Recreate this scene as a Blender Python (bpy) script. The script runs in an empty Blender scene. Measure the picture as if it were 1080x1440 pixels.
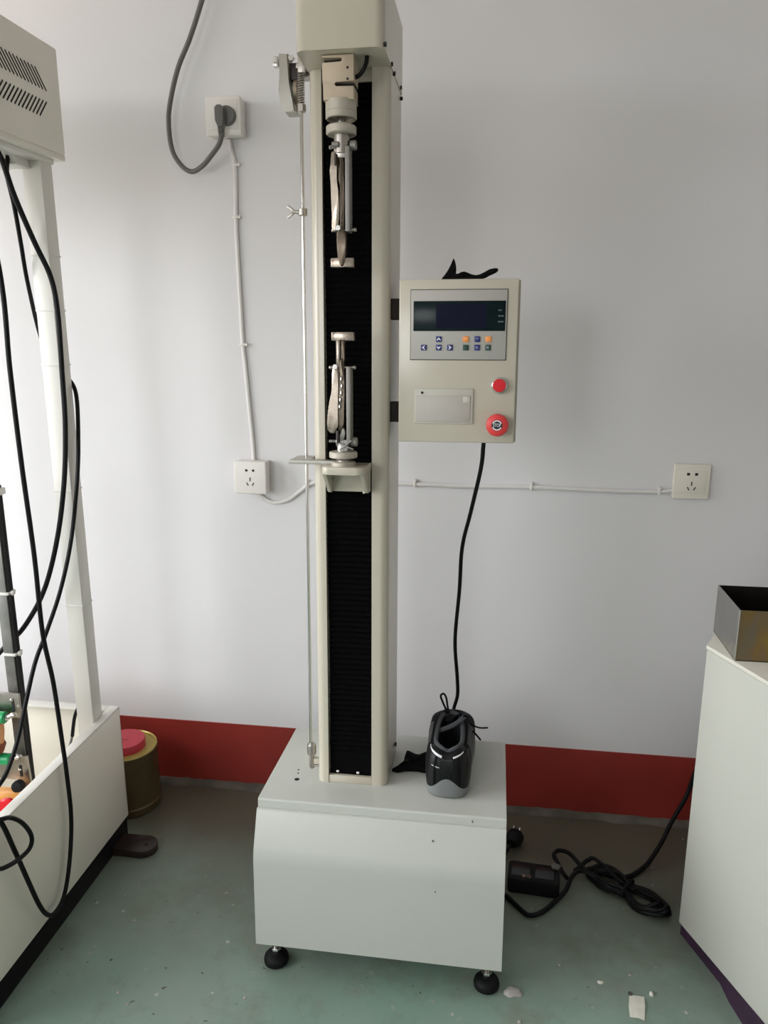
import bpy, bmesh, math, random
from mathutils import Vector, Matrix, Euler
random.seed(7)
S = bpy.context.scene
COL = S.collection
PI = math.pi

# ------------------------------------------------------------------ camera
F_PX, YAW, PITCH = 1085.0, math.radians(8.3), math.radians(13.3)
cam_d = bpy.data.cameras.new('camera'); cam = bpy.data.objects.new('camera', cam_d); COL.objects.link(cam)
cam_d.sensor_fit = 'VERTICAL'; cam_d.sensor_height = 36.0; cam_d.lens = 36.0 * F_PX / 1440.0
cam_d.clip_start = 0.02
cam.location = (0.0, -1.9454, 1.308)
cam.rotation_euler = (math.radians(90) - PITCH, 0, YAW)
S.camera = cam
# ------------------------------------------------------------------ world, daylight, exposure
W = bpy.data.worlds.new('world'); S.world = W; W.use_nodes = True
# overcast sky above the horizon, paler ground below it; it lights the room through the two window openings
SKY, SKY_C, GND, GND_C = 10.6, (.935, .965, 1.0), 4.3, (1.0, .905, .855)
def make_world():
    nt = W.node_tree; bg = nt.nodes['Background']; N = nt.nodes.new
    tc = N('ShaderNodeTexCoord'); sp = N('ShaderNodeSeparateXYZ'); nt.links.new(tc.outputs['Generated'], sp.inputs[0])
    mr = N('ShaderNodeMapRange'); mr.inputs[1].default_value = -.04; mr.inputs[2].default_value = .04; nt.links.new(sp.outputs['Z'], mr.inputs[0])
    mx = N('ShaderNodeMix'); mx.data_type = 'RGBA'; nt.links.new(mr.outputs[0], mx.inputs[0])
    mx.inputs[6].default_value = (*[c * GND for c in GND_C], 1); mx.inputs[7].default_value = (*[c * SKY for c in SKY_C], 1)
    nt.links.new(mx.outputs[2], bg.inputs[0]); bg.inputs[1].default_value = 1.0
make_world()
def portal(name, loc, rot, sx, sy):      # tells the renderer where the sky shines in; emits nothing itself
    d = bpy.data.lights.new(name, 'AREA'); d.shape = 'RECTANGLE'; d.size = sx; d.size_y = sy; d.cycles.is_portal = True
    o = bpy.data.objects.new(name, d); COL.objects.link(o); o.location = loc; o.rotation_euler = rot
WL = (-2.90, -.50, .62, 2.34)            # left window: y0, y1, z0, z1
WF = (-1.95, -1.05, 1.15, 2.25)          # window behind the camera: x0, x1, z0, z1
portal('left_window_portal', (-2.81, (WL[0] + WL[1]) / 2, (WL[2] + WL[3]) / 2), (0, math.radians(-90), 0), WL[3] - WL[2], WL[1] - WL[0])
portal('front_window_portal', ((WF[0] + WF[1]) / 2, -3.91, (WF[2] + WF[3]) / 2), (math.radians(90), 0, 0), WF[1] - WF[0], WF[3] - WF[2])
S.view_settings.view_transform = 'Standard'; S.view_settings.look = 'None'
S.view_settings.gamma = 1.0; S.view_settings.use_curve_mapping = False
S.view_settings.exposure = 0.0

# ------------------------------------------------------------------ materials
MATS = {}
def mat(name, col, rough=0.5, metal=0.0, var=0.0, vscale=6.0, bump=0.0, bscale=200.0, col2=None, coat=0.0, rvar=0.0, spec=None):
    if name in MATS: return MATS[name]
    m = bpy.data.materials.new(name); m.use_nodes = True; MATS[name] = m
    nt = m.node_tree; b = nt.nodes['Principled BSDF']
    b.inputs['Base Color'].default_value = (*col, 1); b.inputs['Roughness'].default_value = rough
    b.inputs['Metallic'].default_value = metal
    if spec is not None: b.inputs['Specular IOR Level'].default_value = spec
    if coat: b.inputs['Coat Weight'].default_value = coat
    tc = nt.nodes.new('ShaderNodeTexCoord')
    if var or col2 or rvar:
        n = nt.nodes.new('ShaderNodeTexNoise'); n.inputs['Scale'].default_value = vscale; n.inputs['Detail'].default_value = 5
        nt.links.new(tc.outputs['Object'], n.inputs['Vector'])
        if var or col2:
            r = nt.nodes.new('ShaderNodeMix'); r.data_type = 'RGBA'
            c2 = col2 if col2 else tuple(max(0, c * (1 - var)) for c in col)
            c1 = col if col2 else tuple(min(1, c * (1 + var * .5)) for c in col)
            r.inputs[6].default_value = (*c1, 1); r.inputs[7].default_value = (*c2, 1)
            mr = nt.nodes.new('ShaderNodeMapRange'); mr.inputs[1].default_value = .35; mr.inputs[2].default_value = .65
            nt.links.new(n.outputs['Fac'], mr.inputs[0]); nt.links.new(mr.outputs[0], r.inputs[0])
            nt.links.new(r.outputs[2], b.inputs['Base Color'])
        if rvar:
            mr = nt.nodes.new('ShaderNodeMapRange'); mr.inputs[1].default_value = .3; mr.inputs[2].default_value = .7
            mr.inputs[3].default_value = max(.03, rough - rvar); mr.inputs[4].default_value = min(1, rough + rvar)
            nt.links.new(n.outputs['Fac'], mr.inputs[0]); nt.links.new(mr.outputs[0], b.inputs['Roughness'])
    if bump:
        n2 = nt.nodes.new('ShaderNodeTexNoise'); n2.inputs['Scale'].default_value = bscale; n2.inputs['Detail'].default_value = 3
        nt.links.new(tc.outputs['Object'], n2.inputs['Vector'])
        bp = nt.nodes.new('ShaderNodeBump'); bp.inputs['Strength'].default_value = bump; bp.inputs['Distance'].default_value = .002
        nt.links.new(n2.outputs['Fac'], bp.inputs['Height']); nt.links.new(bp.outputs[0], b.inputs['Normal'])
    return m

M_wall = mat('wall_paint', (.72, .705, .705), .75, var=.03, vscale=1.5, bump=.10, bscale=60)
M_ceil = mat('ceiling_paint', (.80, .775, .74), .8)
M_red = mat('red_gloss_paint', (.29, .030, .022), .42, var=.15, vscale=5, bump=.08, bscale=40)
M_cem = mat('bare_cement', (.125, .108, .088), .9, var=.35, vscale=14, bump=.5, bscale=80)
M_paint = mat('warm_grey_enamel', (.50, .462, .375), .23, bump=.05, bscale=350)
M_base = mat('pale_grey_enamel', (.49, .50, .455), .30, var=.02, vscale=4, bump=.05, bscale=350)
M_white = mat('white_enamel', (.72, .70, .645), .38, var=.02, vscale=5, bump=.04, bscale=300)
M_tub = mat('off_white_enamel', (.80, .762, .665), .36, var=.03, vscale=5, bump=.04, bscale=300)
M_black = mat('black_rubber', (.0045, .0045, .005), .6, spec=.2, bump=.15, bscale=120)
M_bell = mat('black_bellows_fabric', (.0018, .0018, .002), .85, spec=.06, bump=.2, bscale=300)
M_plinth = mat('dark_plinth', (.006, .004, .0055), .5, spec=.2)
M_plum = mat('dark_plum_paint', (.035, .012, .035), .5, var=.3, vscale=12)
M_foot = mat('dark_brown_steel', (.030, .016, .014), .45, var=.3, vscale=20)
M_steel = mat('brushed_steel', (.42, .395, .355), .33, 1.0, rvar=.1, vscale=40)
M_chrome = mat('chrome', (.62, .61, .59), .14, 1.0, rvar=.05, vscale=30)
M_nick = mat('satin_nickel', (.40, .345, .285), .28, 1.0, rvar=.12, vscale=60)
M_bronze = mat('worn_dark_nickel', (.13, .105, .08), .36, 1.0, rvar=.12, vscale=60)
M_alu = mat('cast_aluminium', (.27, .26, .235), .5, .5, bump=.2, bscale=400)
M_castl = mat('pale_cast_metal', (.43, .415, .37), .45, .4, bump=.1, bscale=300)
M_tan = mat('tan_anodised', (.52, .43, .32), .45, .2)
M_creamring = mat('cream_machined_ring', (.44, .405, .335), .45, .2, bump=.1, bscale=300)
M_plastic = mat('white_plastic', (.78, .745, .70), .38)
M_plastic2 = mat('ivory_plastic', (.76, .72, .62), .38)
M_hole = mat('dark_hole', (.008, .008, .008), .8)
M_grey = mat('grey_pvc', (.125, .12, .112), .45)
M_cabw = mat('white_pvc_cable', (.72, .69, .665), .45)
M_cable = mat('black_pvc_cable', (.004, .004, .0045), .45, spec=.18)
M_bezel = mat('grey_bezel', (.40, .385, .35), .45)
M_lcd = mat('dark_glass', (.0035, .011, .012), .22, spec=.15)
M_lcd2 = mat('dark_blue_glass', (.004, .0045, .019), .22, spec=.15)
M_dim = mat('dim_print', (.10, .16, .17), .5)
M_kblue = mat('blue_key', (.020, .030, .16), .4)
M_kor = mat('orange_key', (.80, .28, .06), .4)
M_kgr = mat('dark_green_key', (.02, .055, .045), .4)
M_kwh = mat('white_print', (.75, .75, .78), .5)
M_rbtn = mat('red_plastic', (.62, .010, .018), .28)
M_estop = mat('red_mushroom_plastic', (.66, .045, .045), .38)
M_panel = mat('grey_beige_plastic', (.50, .475, .41), .45)
M_shoeb = mat('black_leather', (.0045, .0045, .005), .42, spec=.25, bump=.35, bscale=220)
M_shoem = mat('black_mesh_fabric', (.006, .006, .0065), .8, spec=.12, bump=.6, bscale=420)
M_shoeg = mat('grey_rubber', (.17, .18, .178), .6, bump=.3, bscale=160)
M_line = mat('grey_lining', (.055, .058, .064), .9, bump=.3, bscale=500)
M_refl = mat('silver_reflective', (.70, .71, .72), .35, .3)
M_lace = mat('black_lace', (.006, .006, .007), .85, spec=.1, bump=.3, bscale=900)
M_cloth = mat('black_cloth', (.005, .0045, .005), .85, spec=.1, bump=.3, bscale=500)
M_drum = mat('brown_lacquer', (.115, .080, .035), .38, .3, var=.2, vscale=8)
M_gold = mat('gold_lacquer', (.46, .36, .10), .38, .35)
M_redlid = mat('red_lid', (.52, .035, .060), .42, var=.1, vscale=20)
M_ss = mat('stained_stainless', (.40, .39, .37), .30, 1.0, rvar=.08, vscale=8)
M_green = mat('green_plastic', (.010, .30, .10), .3)
M_amber = mat('amber_plastic', (.70, .30, .06), .3)
M_paper = mat('white_paper', (.70, .68, .60), .8, var=.08, vscale=60)
M_plaster = mat('dried_plaster', (.40, .385, .345), .9, var=.2, vscale=60, bump=.5, bscale=150)
M_railm = mat('dull_steel_rail', (.24, .235, .22), .45, .8, var=.2, vscale=25)
M_tie = mat('white_nylon', (.72, .70, .66), .45)
M_glass = mat('window_glass', (.9, .95, 1.0), .02)

# steel of the tray front, amber reflections painted into its colour
def amber_refl_mat():
    m = bpy.data.materials.new('amber_reflection_steel'); m.use_nodes = True; nt = m.node_tree; b = nt.nodes['Principled BSDF']
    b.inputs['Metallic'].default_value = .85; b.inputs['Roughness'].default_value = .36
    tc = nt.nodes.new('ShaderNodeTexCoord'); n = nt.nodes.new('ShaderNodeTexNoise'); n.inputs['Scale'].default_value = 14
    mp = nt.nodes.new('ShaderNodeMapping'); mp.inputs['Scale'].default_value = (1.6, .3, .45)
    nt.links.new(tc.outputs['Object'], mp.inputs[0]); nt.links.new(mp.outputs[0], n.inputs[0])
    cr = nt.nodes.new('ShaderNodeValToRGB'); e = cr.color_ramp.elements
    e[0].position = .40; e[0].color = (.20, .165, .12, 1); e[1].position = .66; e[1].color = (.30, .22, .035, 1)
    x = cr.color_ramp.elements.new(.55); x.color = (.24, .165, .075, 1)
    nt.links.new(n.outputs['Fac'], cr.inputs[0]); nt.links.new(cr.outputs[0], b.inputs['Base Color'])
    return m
M_amberrefl = amber_refl_mat()

def floor_mat():
    m = bpy.data.materials.new('worn_green_floor_paint'); m.use_nodes = True; nt = m.node_tree; b = nt.nodes['Principled BSDF']
    L = nt.links.new; N = nt.nodes.new
    tc = N('ShaderNodeTexCoord')
    def noise(sc, det=5, rough=.6):
        n = N('ShaderNodeTexNoise'); n.inputs['Scale'].default_value = sc; n.inputs['Detail'].default_value = det
        n.inputs['Roughness'].default_value = rough; L(tc.outputs['Object'], n.inputs['Vector']); return n
    def ramp(src, a, bb):
        r = N('ShaderNodeMapRange'); r.inputs[1].default_value = a; r.inputs[2].default_value = bb; L(src, r.inputs[0]); return r.outputs[0]
    def mix(fac, c1, c2):
        x = N('ShaderNodeMix'); x.data_type = 'RGBA'
        L(fac, x.inputs[0])
        for k, c in ((6, c1), (7, c2)):
            if isinstance(c, tuple): x.inputs[k].default_value = (*c, 1)
            else: L(c, x.inputs[k])
        return x.outputs[2]
    c = mix(ramp(noise(2.2).outputs['Fac'], .35, .65), (.205, .310, .250), (.255, .325, .278))
    c = mix(ramp(noise(5.5, 8, .7).outputs['Fac'], .50, .72), c, (.175, .195, .142))
    c = mix(ramp(noise(11, 8, .7).outputs['Fac'], .60, .78), c, (.285, .30, .265))
    c = mix(ramp(noise(38, 4, .6).outputs['Fac'], .66, .70), c, (.33, .34, .31))
    c = mix(ramp(noise(64, 3, .6).outputs['Fac'], .69, .72), c, (.05, .05, .045))
    v = N('ShaderNodeTexVoronoi'); v.inputs['Scale'].default_value = 17; L(tc.outputs['Object'], v.inputs['Vector'])
    dot = N('ShaderNodeMath'); dot.operation = 'LESS_THAN'; dot.inputs[1].default_value = .075; L(v.outputs['Distance'], dot.inputs[0])
    sel = N('ShaderNodeMath'); sel.operation = 'MULTIPLY'; L(dot.outputs[0], sel.inputs[0]); L(ramp(noise(4.5).outputs['Fac'], .53, .56), sel.inputs[1])
    c = mix(sel.outputs[0], c, (.50, .50, .46))
    # brownish grime toward the wall; its darkening also paints shade into the floor
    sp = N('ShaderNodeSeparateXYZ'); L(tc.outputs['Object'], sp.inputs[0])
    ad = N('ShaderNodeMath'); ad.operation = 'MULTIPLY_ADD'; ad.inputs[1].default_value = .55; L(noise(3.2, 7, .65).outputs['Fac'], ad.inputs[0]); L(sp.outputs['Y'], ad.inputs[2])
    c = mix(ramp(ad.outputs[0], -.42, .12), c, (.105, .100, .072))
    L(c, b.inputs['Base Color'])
    L_r = N('ShaderNodeMapRange'); L_r.inputs[3].default_value = .30; L_r.inputs[4].default_value = .55; L(noise(7).outputs['Fac'], L_r.inputs[0])
    L(L_r.outputs[0], b.inputs['Roughness'])
    bp = N('ShaderNodeBump'); bp.inputs['Strength'].default_value = .25; bp.inputs['Distance'].default_value = .002
    L(noise(30, 6).outputs['Fac'], bp.inputs['Height']); L(bp.outputs[0], b.inputs['Normal'])
    return m
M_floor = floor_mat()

# ------------------------------------------------------------------ mesh helpers
class MB:
    def __init__(s): s.bm = bmesh.new()
    def _merge(s, t, mi, M=None):
        if M is not None: bmesh.ops.transform(t, matrix=M, verts=t.verts)
        bmesh.ops.recalc_face_normals(t, faces=t.faces)
        for f in t.faces: f.material_index = mi
        me = bpy.data.meshes.new('tmp'); t.to_mesh(me); t.free(); s.bm.from_mesh(me); bpy.data.meshes.remove(me)
        return s
    def box(s, x0, x1, y0, y1, z0, z1, bev=0.0, mi=0, seg=2, M=None, axis=None):
        t = bmesh.new(); bmesh.ops.create_cube(t, size=1)
        for v in t.verts:
            v.co = Vector(((x0 + x1) / 2 + v.co.x * (x1 - x0), (y0 + y1) / 2 + v.co.y * (y1 - y0), (z0 + z1) / 2 + v.co.z * (z1 - z0)))
        if bev:
            ed = list(t.edges)
            if axis is not None: ed = [e for e in ed if abs((e.verts[0].co - e.verts[1].co)[axis]) > 1e-7]
            bmesh.ops.bevel(t, geom=ed, offset=bev, segments=seg, affect='EDGES', profile=.5)
        return s._merge(t, mi, M)
    def cyl(s, p0, p1, r0, r1=None, seg=24, mi=0, bev=0.0):
        r1 = r0 if r1 is None else r1
        p0 = Vector(p0); p1 = Vector(p1); d = p1 - p0
        prof = [(0, 0), (r0, 0), (r1, d.length), (0, d.length)]
        if bev: prof = [(0, 0), (r0 - bev, 0), (r0, bev), (r1, d.length - bev), (r1 - bev, d.length), (0, d.length)]
        return s.lathe(prof, p0, d, seg, mi)
    def lathe(s, prof, org, axis=(0, 0, 1), seg=24, mi=0, rot=0.0):
        t = bmesh.new(); q = Vector(axis).normalized().to_track_quat('Z', 'Y').to_matrix().to_4x4()
        M = Matrix.Translation(Vector(org)) @ q
        rings = []
        for r, z in prof:
            if r < 1e-7: rings.append([t.verts.new((0, 0, z))])
            else: rings.append([t.verts.new((r * math.cos(rot + 2 * PI * k / seg), r * math.sin(rot + 2 * PI * k / seg), z)) for k in range(seg)])
        for a, b in zip(rings, rings[1:]):
            if len(a) == 1 and len(b) == 1: continue
            for k in range(seg):
                k2 = (k + 1) % seg
                if len(a) == 1: t.faces.new((a[0], b[k], b[k2]))
                elif len(b) == 1: t.faces.new((a[k], a[k2], b[0]))
                else: t.faces.new((a[k], a[k2], b[k2], b[k]))
        return s._merge(t, mi, M)
    def prism(s, pts, axis, a, b, bev=0.0, mi=0, M=None, seg=2):
        """pts: 2D outline; axis 0: pts=(y,z), 1: pts=(x,z), 2: pts=(x,y); extruded from a to b"""
        t = bmesh.new()
        def P(p, h):
            return {0: (h, p[0], p[1]), 1: (p[0], h, p[1]), 2: (p[0], p[1], h)}[axis]
        va = [t.verts.new(P(p, a)) for p in pts]; vb = [t.verts.new(P(p, b)) for p in pts]
        t.faces.new(va); t.faces.new(vb[::-1])
        n = len(pts)
        for k in range(n): t.faces.new((va[k], va[(k + 1) % n], vb[(k + 1) % n], vb[k]))
        if bev:
            ed = [e for e in t.edges if abs((e.verts[0].co - e.verts[1].co)[axis]) < 1e-7]
            bmesh.ops.bevel(t, geom=ed, offset=bev, segments=seg, affect='EDGES', profile=.5)
        return s._merge(t, mi, M)
    def tube(s, pts, r, seg=10, mi=0, closed=False, smooth=True, n=8, flat=1.0, up=None, twist=None):
        pts = [Vector(p) for p in pts]
        P = catmull(pts, n, closed) if smooth else pts
        t = bmesh.new(); rings = []; m = len(P); prev = None
        for i, p in enumerate(P):
            a = P[(i - 1) % m] if (closed or i > 0) else P[i]; b = P[(i + 1) % m] if (closed or i < m - 1) else P[i]
            d = (b - a)
            d = d.normalized() if d.length > 1e-9 else Vector((0, 0, 1))
            if up is not None:
                u = Vector(up) - d * Vector(up).dot(d)
                u = u.normalized() if u.length > 1e-6 else d.orthogonal().normalized()
            elif prev is None: u = d.orthogonal().normalized()
            else:
                u = prev - d * prev.dot(d); u = u.normalized() if u.length > 1e-6 else d.orthogonal().normalized()
            prev = u; w = d.cross(u)
            rr = r(i / (m - 1)) if callable(r) else r
            ring = []
            for k in range(seg):
                an = 2 * PI * k / seg + (twist(i / (m - 1)) if twist else 0)
                ring.append(t.verts.new(p + (u * math.cos(an) * flat + w * math.sin(an)) * rr))
            rings.append(ring)
        for i in range(m - 1 if not closed else m):
            a = rings[i]; b = rings[(i + 1) % m]
            for k in range(seg): t.faces.new((a[k], a[(k + 1) % seg], b[(k + 1) % seg], b[k]))
        if not closed:
            t.faces.new(rings[0][::-1]); t.faces.new(rings[-1])
        return s._merge(t, mi)
    def grid(s, rows, mi=0, closed=False, thick=0.0):
        t = bmesh.new(); V = [[t.verts.new(p) for p in r] for r in rows]
        for a, b in zip(V, V[1:]):
            n = len(a)
            for k in range(n if closed else n - 1): t.faces.new((a[k], a[(k + 1) % n], b[(k + 1) % n], b[k]))
        bmesh.ops.recalc_face_normals(t, faces=t.faces)
        if thick:
            bmesh.ops.solidify(t, geom=t.faces[:], thickness=thick)
        return s._merge(t, mi)
    def sphere(s, c, r, seg=16, mi=0, sc=(1, 1, 1)):
        t = bmesh.new(); bmesh.ops.create_uvsphere(t, u_segments=seg, v_segments=max(6, seg // 2), radius=r)
        return s._merge(t, mi, Matrix.Translation(Vector(c)) @ Matrix.Diagonal((*sc, 1)))
    def build(s, name, mats, parent=None, loc=None, sharp=35):
        me = bpy.data.meshes.new(name); s.bm.to_mesh(me); s.bm.free()
        for m in (mats if isinstance(mats, (list, tuple)) else [mats]): me.materials.append(m)
        for p in me.polygons: p.use_smooth = True
        me.set_sharp_from_angle(angle=math.radians(sharp))
        o = bpy.data.objects.new(name, me); COL.objects.link(o)
        if parent is not None: o.parent = parent
        if loc is not None: o.location = loc
        return o
def catmull(P, n, closed=False):
    if len(P) < 3: return P
    out = []; m = len(P)
    for i in range(m if closed else m - 1):
        g = lambda k: P[k % m] if closed else P[max(0, min(m - 1, k))]
        p0, p1, p2, p3 = g(i - 1), g(i), g(i + 1), g(i + 2)
        for j in range(n):
            t = j / n
            out.append(.5 * ((2 * p1) + (p2 - p0) * t + (2 * p0 - 5 * p1 + 4 * p2 - p3) * t * t + (3 * p1 - p0 - 3 * p2 + p3) * t ** 3))
    if not closed: out.append(P[-1])
    return out
def tag(o, label, cat, group=None, kind=None):
    if label: o['label'] = label
    if cat: o['category'] = cat
    if group: o['group'] = group
    if kind: o['kind'] = kind
    return o
def struct(o): o['kind'] = 'structure'; return o
def thing(name, label, cat, loc=(0, 0, 0), rot=None, group=None):
    o = bpy.data.objects.new(name, None); COL.objects.link(o); o.location = loc; o.empty_display_size = .05
    if rot is not None: o.rotation_euler = rot
    return tag(o, label, cat, group)
def rrect(x0, x1, y0, y1, r, n=5, which=(1, 1, 1, 1)):
    """rounded rectangle outline; corners in order x0y0, x1y0, x1y1, x0y1"""
    out = []
    for (cx, cy, a0, w, px, py) in ((x0 + r, y0 + r, PI, which[0], x0, y0), (x1 - r, y0 + r, 1.5 * PI, which[1], x1, y0),
                                    (x1 - r, y1 - r, 0, which[2], x1, y1), (x0 + r, y1 - r, .5 * PI, which[3], x0, y1)):
        if w:
            for k in range(n + 1):
                a = a0 + k / n * PI / 2; out.append((cx + r * math.cos(a), cy + r * math.sin(a)))
        else: out.append((px, py))
    return out
def text_mesh(txt, size, M, mb, mi=0, depth=.0004):
    cu = bpy.data.curves.new('t', 'FONT'); cu.body = txt; cu.size = size; cu.align_x = 'CENTER'; cu.align_y = 'CENTER'; cu.extrude = depth
    o = bpy.data.objects.new('t', cu); COL.objects.link(o)
    dg = bpy.context.evaluated_depsgraph_get(); me = bpy.data.meshes.new_from_object(o.evaluated_get(dg))
    t = bmesh.new(); t.from_mesh(me); bpy.data.meshes.remove(me); bpy.data.objects.remove(o); bpy.data.curves.remove(cu)
    mb._merge(t, mi, M)
FACE = Matrix.Rotation(math.radians(90), 4, 'X')        # text facing -Y

# ------------------------------------------------------------------ the room
RX0, RX1, RY0, RZ = -2.6, 2.4, -3.7, 2.9
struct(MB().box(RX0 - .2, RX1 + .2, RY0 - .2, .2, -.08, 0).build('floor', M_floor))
struct(MB().box(RX0 - .2, RX1 + .2, RY0 - .2, .2, RZ, RZ + .1).build('ceiling', M_ceil))
struct(MB().box(RX0 - .2, RX1 + .2, 0, .2, 0, RZ).build('wall_back', M_wall))
def wall_with_window(name, axis, pos, out, a0, a1, w0, w1, z0, z1, m):
    b = MB()
    def bb(p, q, r, t_):
        lo, hi = min(pos, out), max(pos, out)
        return b.box(lo, hi, p, q, r, t_) if axis == 0 else b.box(p, q, lo, hi, r, t_)
    bb(a0, w0, 0, RZ); bb(w1, a1, 0, RZ); bb(w0, w1, 0, z0); bb(w0, w1, z1, RZ)
    return struct(b.build(name, m))
def window(name, axis, pos, w0, w1, z0, z1):
    b = MB(); mid = (w0 + w1) / 2
    def bb(p, q, r, t_):
        return b.box(pos - .02, pos + .02, p, q, r, t_) if axis == 0 else b.box(p, q, pos - .02, pos + .02, r, t_)
    for w in (w0, mid - .02, w1 - .04): bb(w, w + .04, z0, z1)
    for z in (z0, z1 - .04): bb(w0, w1, z, z + .04)
    return struct(b.build(name, M_plastic))
wall_with_window('wall_left', 0, RX0, RX0 - .2, RY0, 0, *WL, M_wall)
wall_with_window('wall_front', 1, RY0, RY0 - .2, RX0 - .2, RX1 + .2, *WF, M_wall)
struct(MB().box(RX1, RX1 + .2, RY0, 0, 0, RZ).build('wall_right', M_wall))
window('window_1', 0, RX0 - .10, *WL)
window('window_2', 1, RY0 - .10, *WF)
# red painted skirting band and the bare cement fillet under it
struct(MB().box(RX0, RX1, -.003, 0, .012, .2).build('baseboard_back', M_red))
rows = []
for i in range(221):
    x = RX0 + (RX1 - RX0) * i / 220
    d = .020 + .006 * math.sin(i * .9) * math.sin(i * .23) + random.uniform(-.0025, .0025); h = .013 + random.uniform(-.002, .003)
    rows.append([(x, -.0031, h), (x, -.0031 - d * .5, h * .85), (x, -.0031 - d, .0006)])
struct(MB().grid(rows).build('trim_1', M_cem))

# ------------------------------------------------------------------ the tensile tester
T = thing('tensile_tester', 'tall grey single-column tensile tester standing on black levelling feet', 'test machine',
          (-.2, -.62, 0), Euler((math.radians(-2.2), math.radians(-.1), 0), 'XYZ'))
AX, AY = -.079, .033                        # loading axis
# base
prof = [(-.045, .082)]
def arc(c, r, a0, a1, n=6): return [(c[0] + r * math.cos(math.radians(a0 + (a1 - a0) * k / n)), c[1] + r * math.sin(math.radians(a0 + (a1 - a0) * k / n))) for k in range(n + 1)]
prof += arc((.055, .2659), .10, 180, 160, 10)
prof += arc((-.0086, .3620), .006, 160, 100, 4) + [(-.0060, .3668), (-.0040, .3672)]
prof += arc((.0010, .3805), .0045, 180, 90, 5) + [(.307, .385), (.307, .082)]
MB().prism(prof, 0, -.2525, .2455).build('base_cabinet', M_base, T, sharp=30)
# drilled holes of the top and chips in the enamel
for (x, y) in ((-.1925, .0775), (-.196, .102), (-.199, .116)):
    r = .0055 if y < .08 else .002
    MB().cyl((x, y, .3845), (x, y, .3853), r, seg=16).build('drilled_hole', M_hole, T)
def chip(x, y, z, nx, ny):
    for k in range(3):
        a = random.uniform(0, 6); s = .0013
        b.box(x - s * random.uniform(.4, 1.4), x + s * random.uniform(.2, 1.2), y - .0004, y + .0004, z - s * random.uniform(.3, 2), z + s * random.uniform(.3, 2))
for q in ((.180, -.0037, .3745), (.105, -.0252, .3385), (.113, -.0452, .243)):
    b = MB(); chip(*q, 0, 0); b.build('paint_chip', mat('bare_metal_chip', (.17, .16, .15), .6), T)
# levelling feet
for (x, y) in ((-.225, .005), (.2175, .005), (-.225, .265), (.2175, .265)):
    z0 = -y * math.sin(math.radians(-2.2)) - .0002 + (x) * math.sin(math.radians(-.1))
    f = MB().lathe([(0, 0), (.022, 0), (.0255, .003), (.0265, .0095), (.0250, .016), (.0200, .0215), (.0120, .0250), (0, .026)], (x, y, z0), seg=28).build('levelling_foot', M_black, T)
    MB().lathe([(0, 0), (.0098, 0), (.0105, .001), (.0105, .0075), (.0098, .0085), (0, .0085)], (x, y, z0 + .0275), seg=6).lathe([(0, 0), (.0085, 0), (.0085, .003), (0, .003)], (x, y, z0 + .0245), seg=20).build('lock_nut', M_chrome, f)
    MB().cyl((x, y, z0 + .024), (x, y, .083), .0052, seg=14).build('stem', M_steel, f)
# column: shell with a slot for the bellows
cx0, cx1, cy0, cy1 = -.1475, 0.0, .077, .23
outer = [(-.1235, cy0 + .016), (-.1235, cy0)] 
pl = [(-.1235, cy0 + .016), (-.1235, cy0)]
R0 = .017
pl += [(cx0 + R0 + R0 * math.cos(a), cy0 + R0 + R0 * math.sin(a)) for a in [math.radians(270 - 90 * k / 7) for k in range(8)]]
pl += [(cx0, cy1), (cx1, cy1)]
pl += [(cx1 - R0 + R0 * math.cos(a), cy0 + R0 + R0 * math.sin(a)) for a in [math.radians(0 - 90 * k / 7) for k in range(8)]]
pl += [(-.0325, cy0), (-.0325, cy0 + .016)]
MB().prism(pl, 2, .385, 1.7585).build('column_shell', M_paint, T)
MB().box(-.1232, -.0328, cy0 + .001, cy0 + .014, .3852, .4015, .001).build('bottom_plate', M_paint, T)
MB().box(-.1232, -.0328, cy0 + .004, cy0 + .014, 1.737, 1.758, .001).build('top_plate', M_paint, T)
# bellows: two pleated curtains
def bellows(z0, z1, flat0=0.0):
    rows = []; n = int((z1 - z0 - flat0) / .0056)
    def row(z, y, k):
        j = .0004 * math.sin(k * 1.7)
        return [(-.1222 + .0008 * math.sin(k * .05), cy0 + .013, z), (-.1205 + .0008 * math.sin(k * .05), y + j, z), (-.095, y, z + .0005 * math.sin(k * .31)), (-.06, y - j, z), (-.0352, y, z), (-.0336, cy0 + .013, z)]
    rows.append(row(z0, cy0 + .009, 0))
    if flat0: rows.append(row(z0 + flat0, cy0 + .008, 0))
    for k in range(n):
        z = z0 + flat0 + (k + .5) * (z1 - z0 - flat0) / n
        rows.append(row(z, cy0 + (.0035 if k % 2 else .0095), k))
    rows.append(row(z1, cy0 + .009, 0))
    return MB().grid(rows).build('bellows', M_bell, T, sharp=20)
bellows(.4016, 1.045, .05); bellows(1.045, 1.7375)
for x in (-.105, -.062): MB().sphere((x, cy0 + .005, .409), .0034, 10, 0, (1, .6, .7)).build('rivet', M_plastic, T)
# top head cover
b = MB().prism(rrect(-.1485, .0015, -.009, .232, .016, 6, (1, 1, 0, 0)), 2, 1.7585, 1.878)
b.build('head_cover', M_paint, T)
for (y, z) in ((-.001, 1.7645), (.078, 1.7615), (.112, 1.7575), (.205, 1.764), (.218, 1.749)):
    MB().cyl((.0, y, z), (.0042, y, z), .0036, seg=12).build('cover_screw', M_hole, T)
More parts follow.
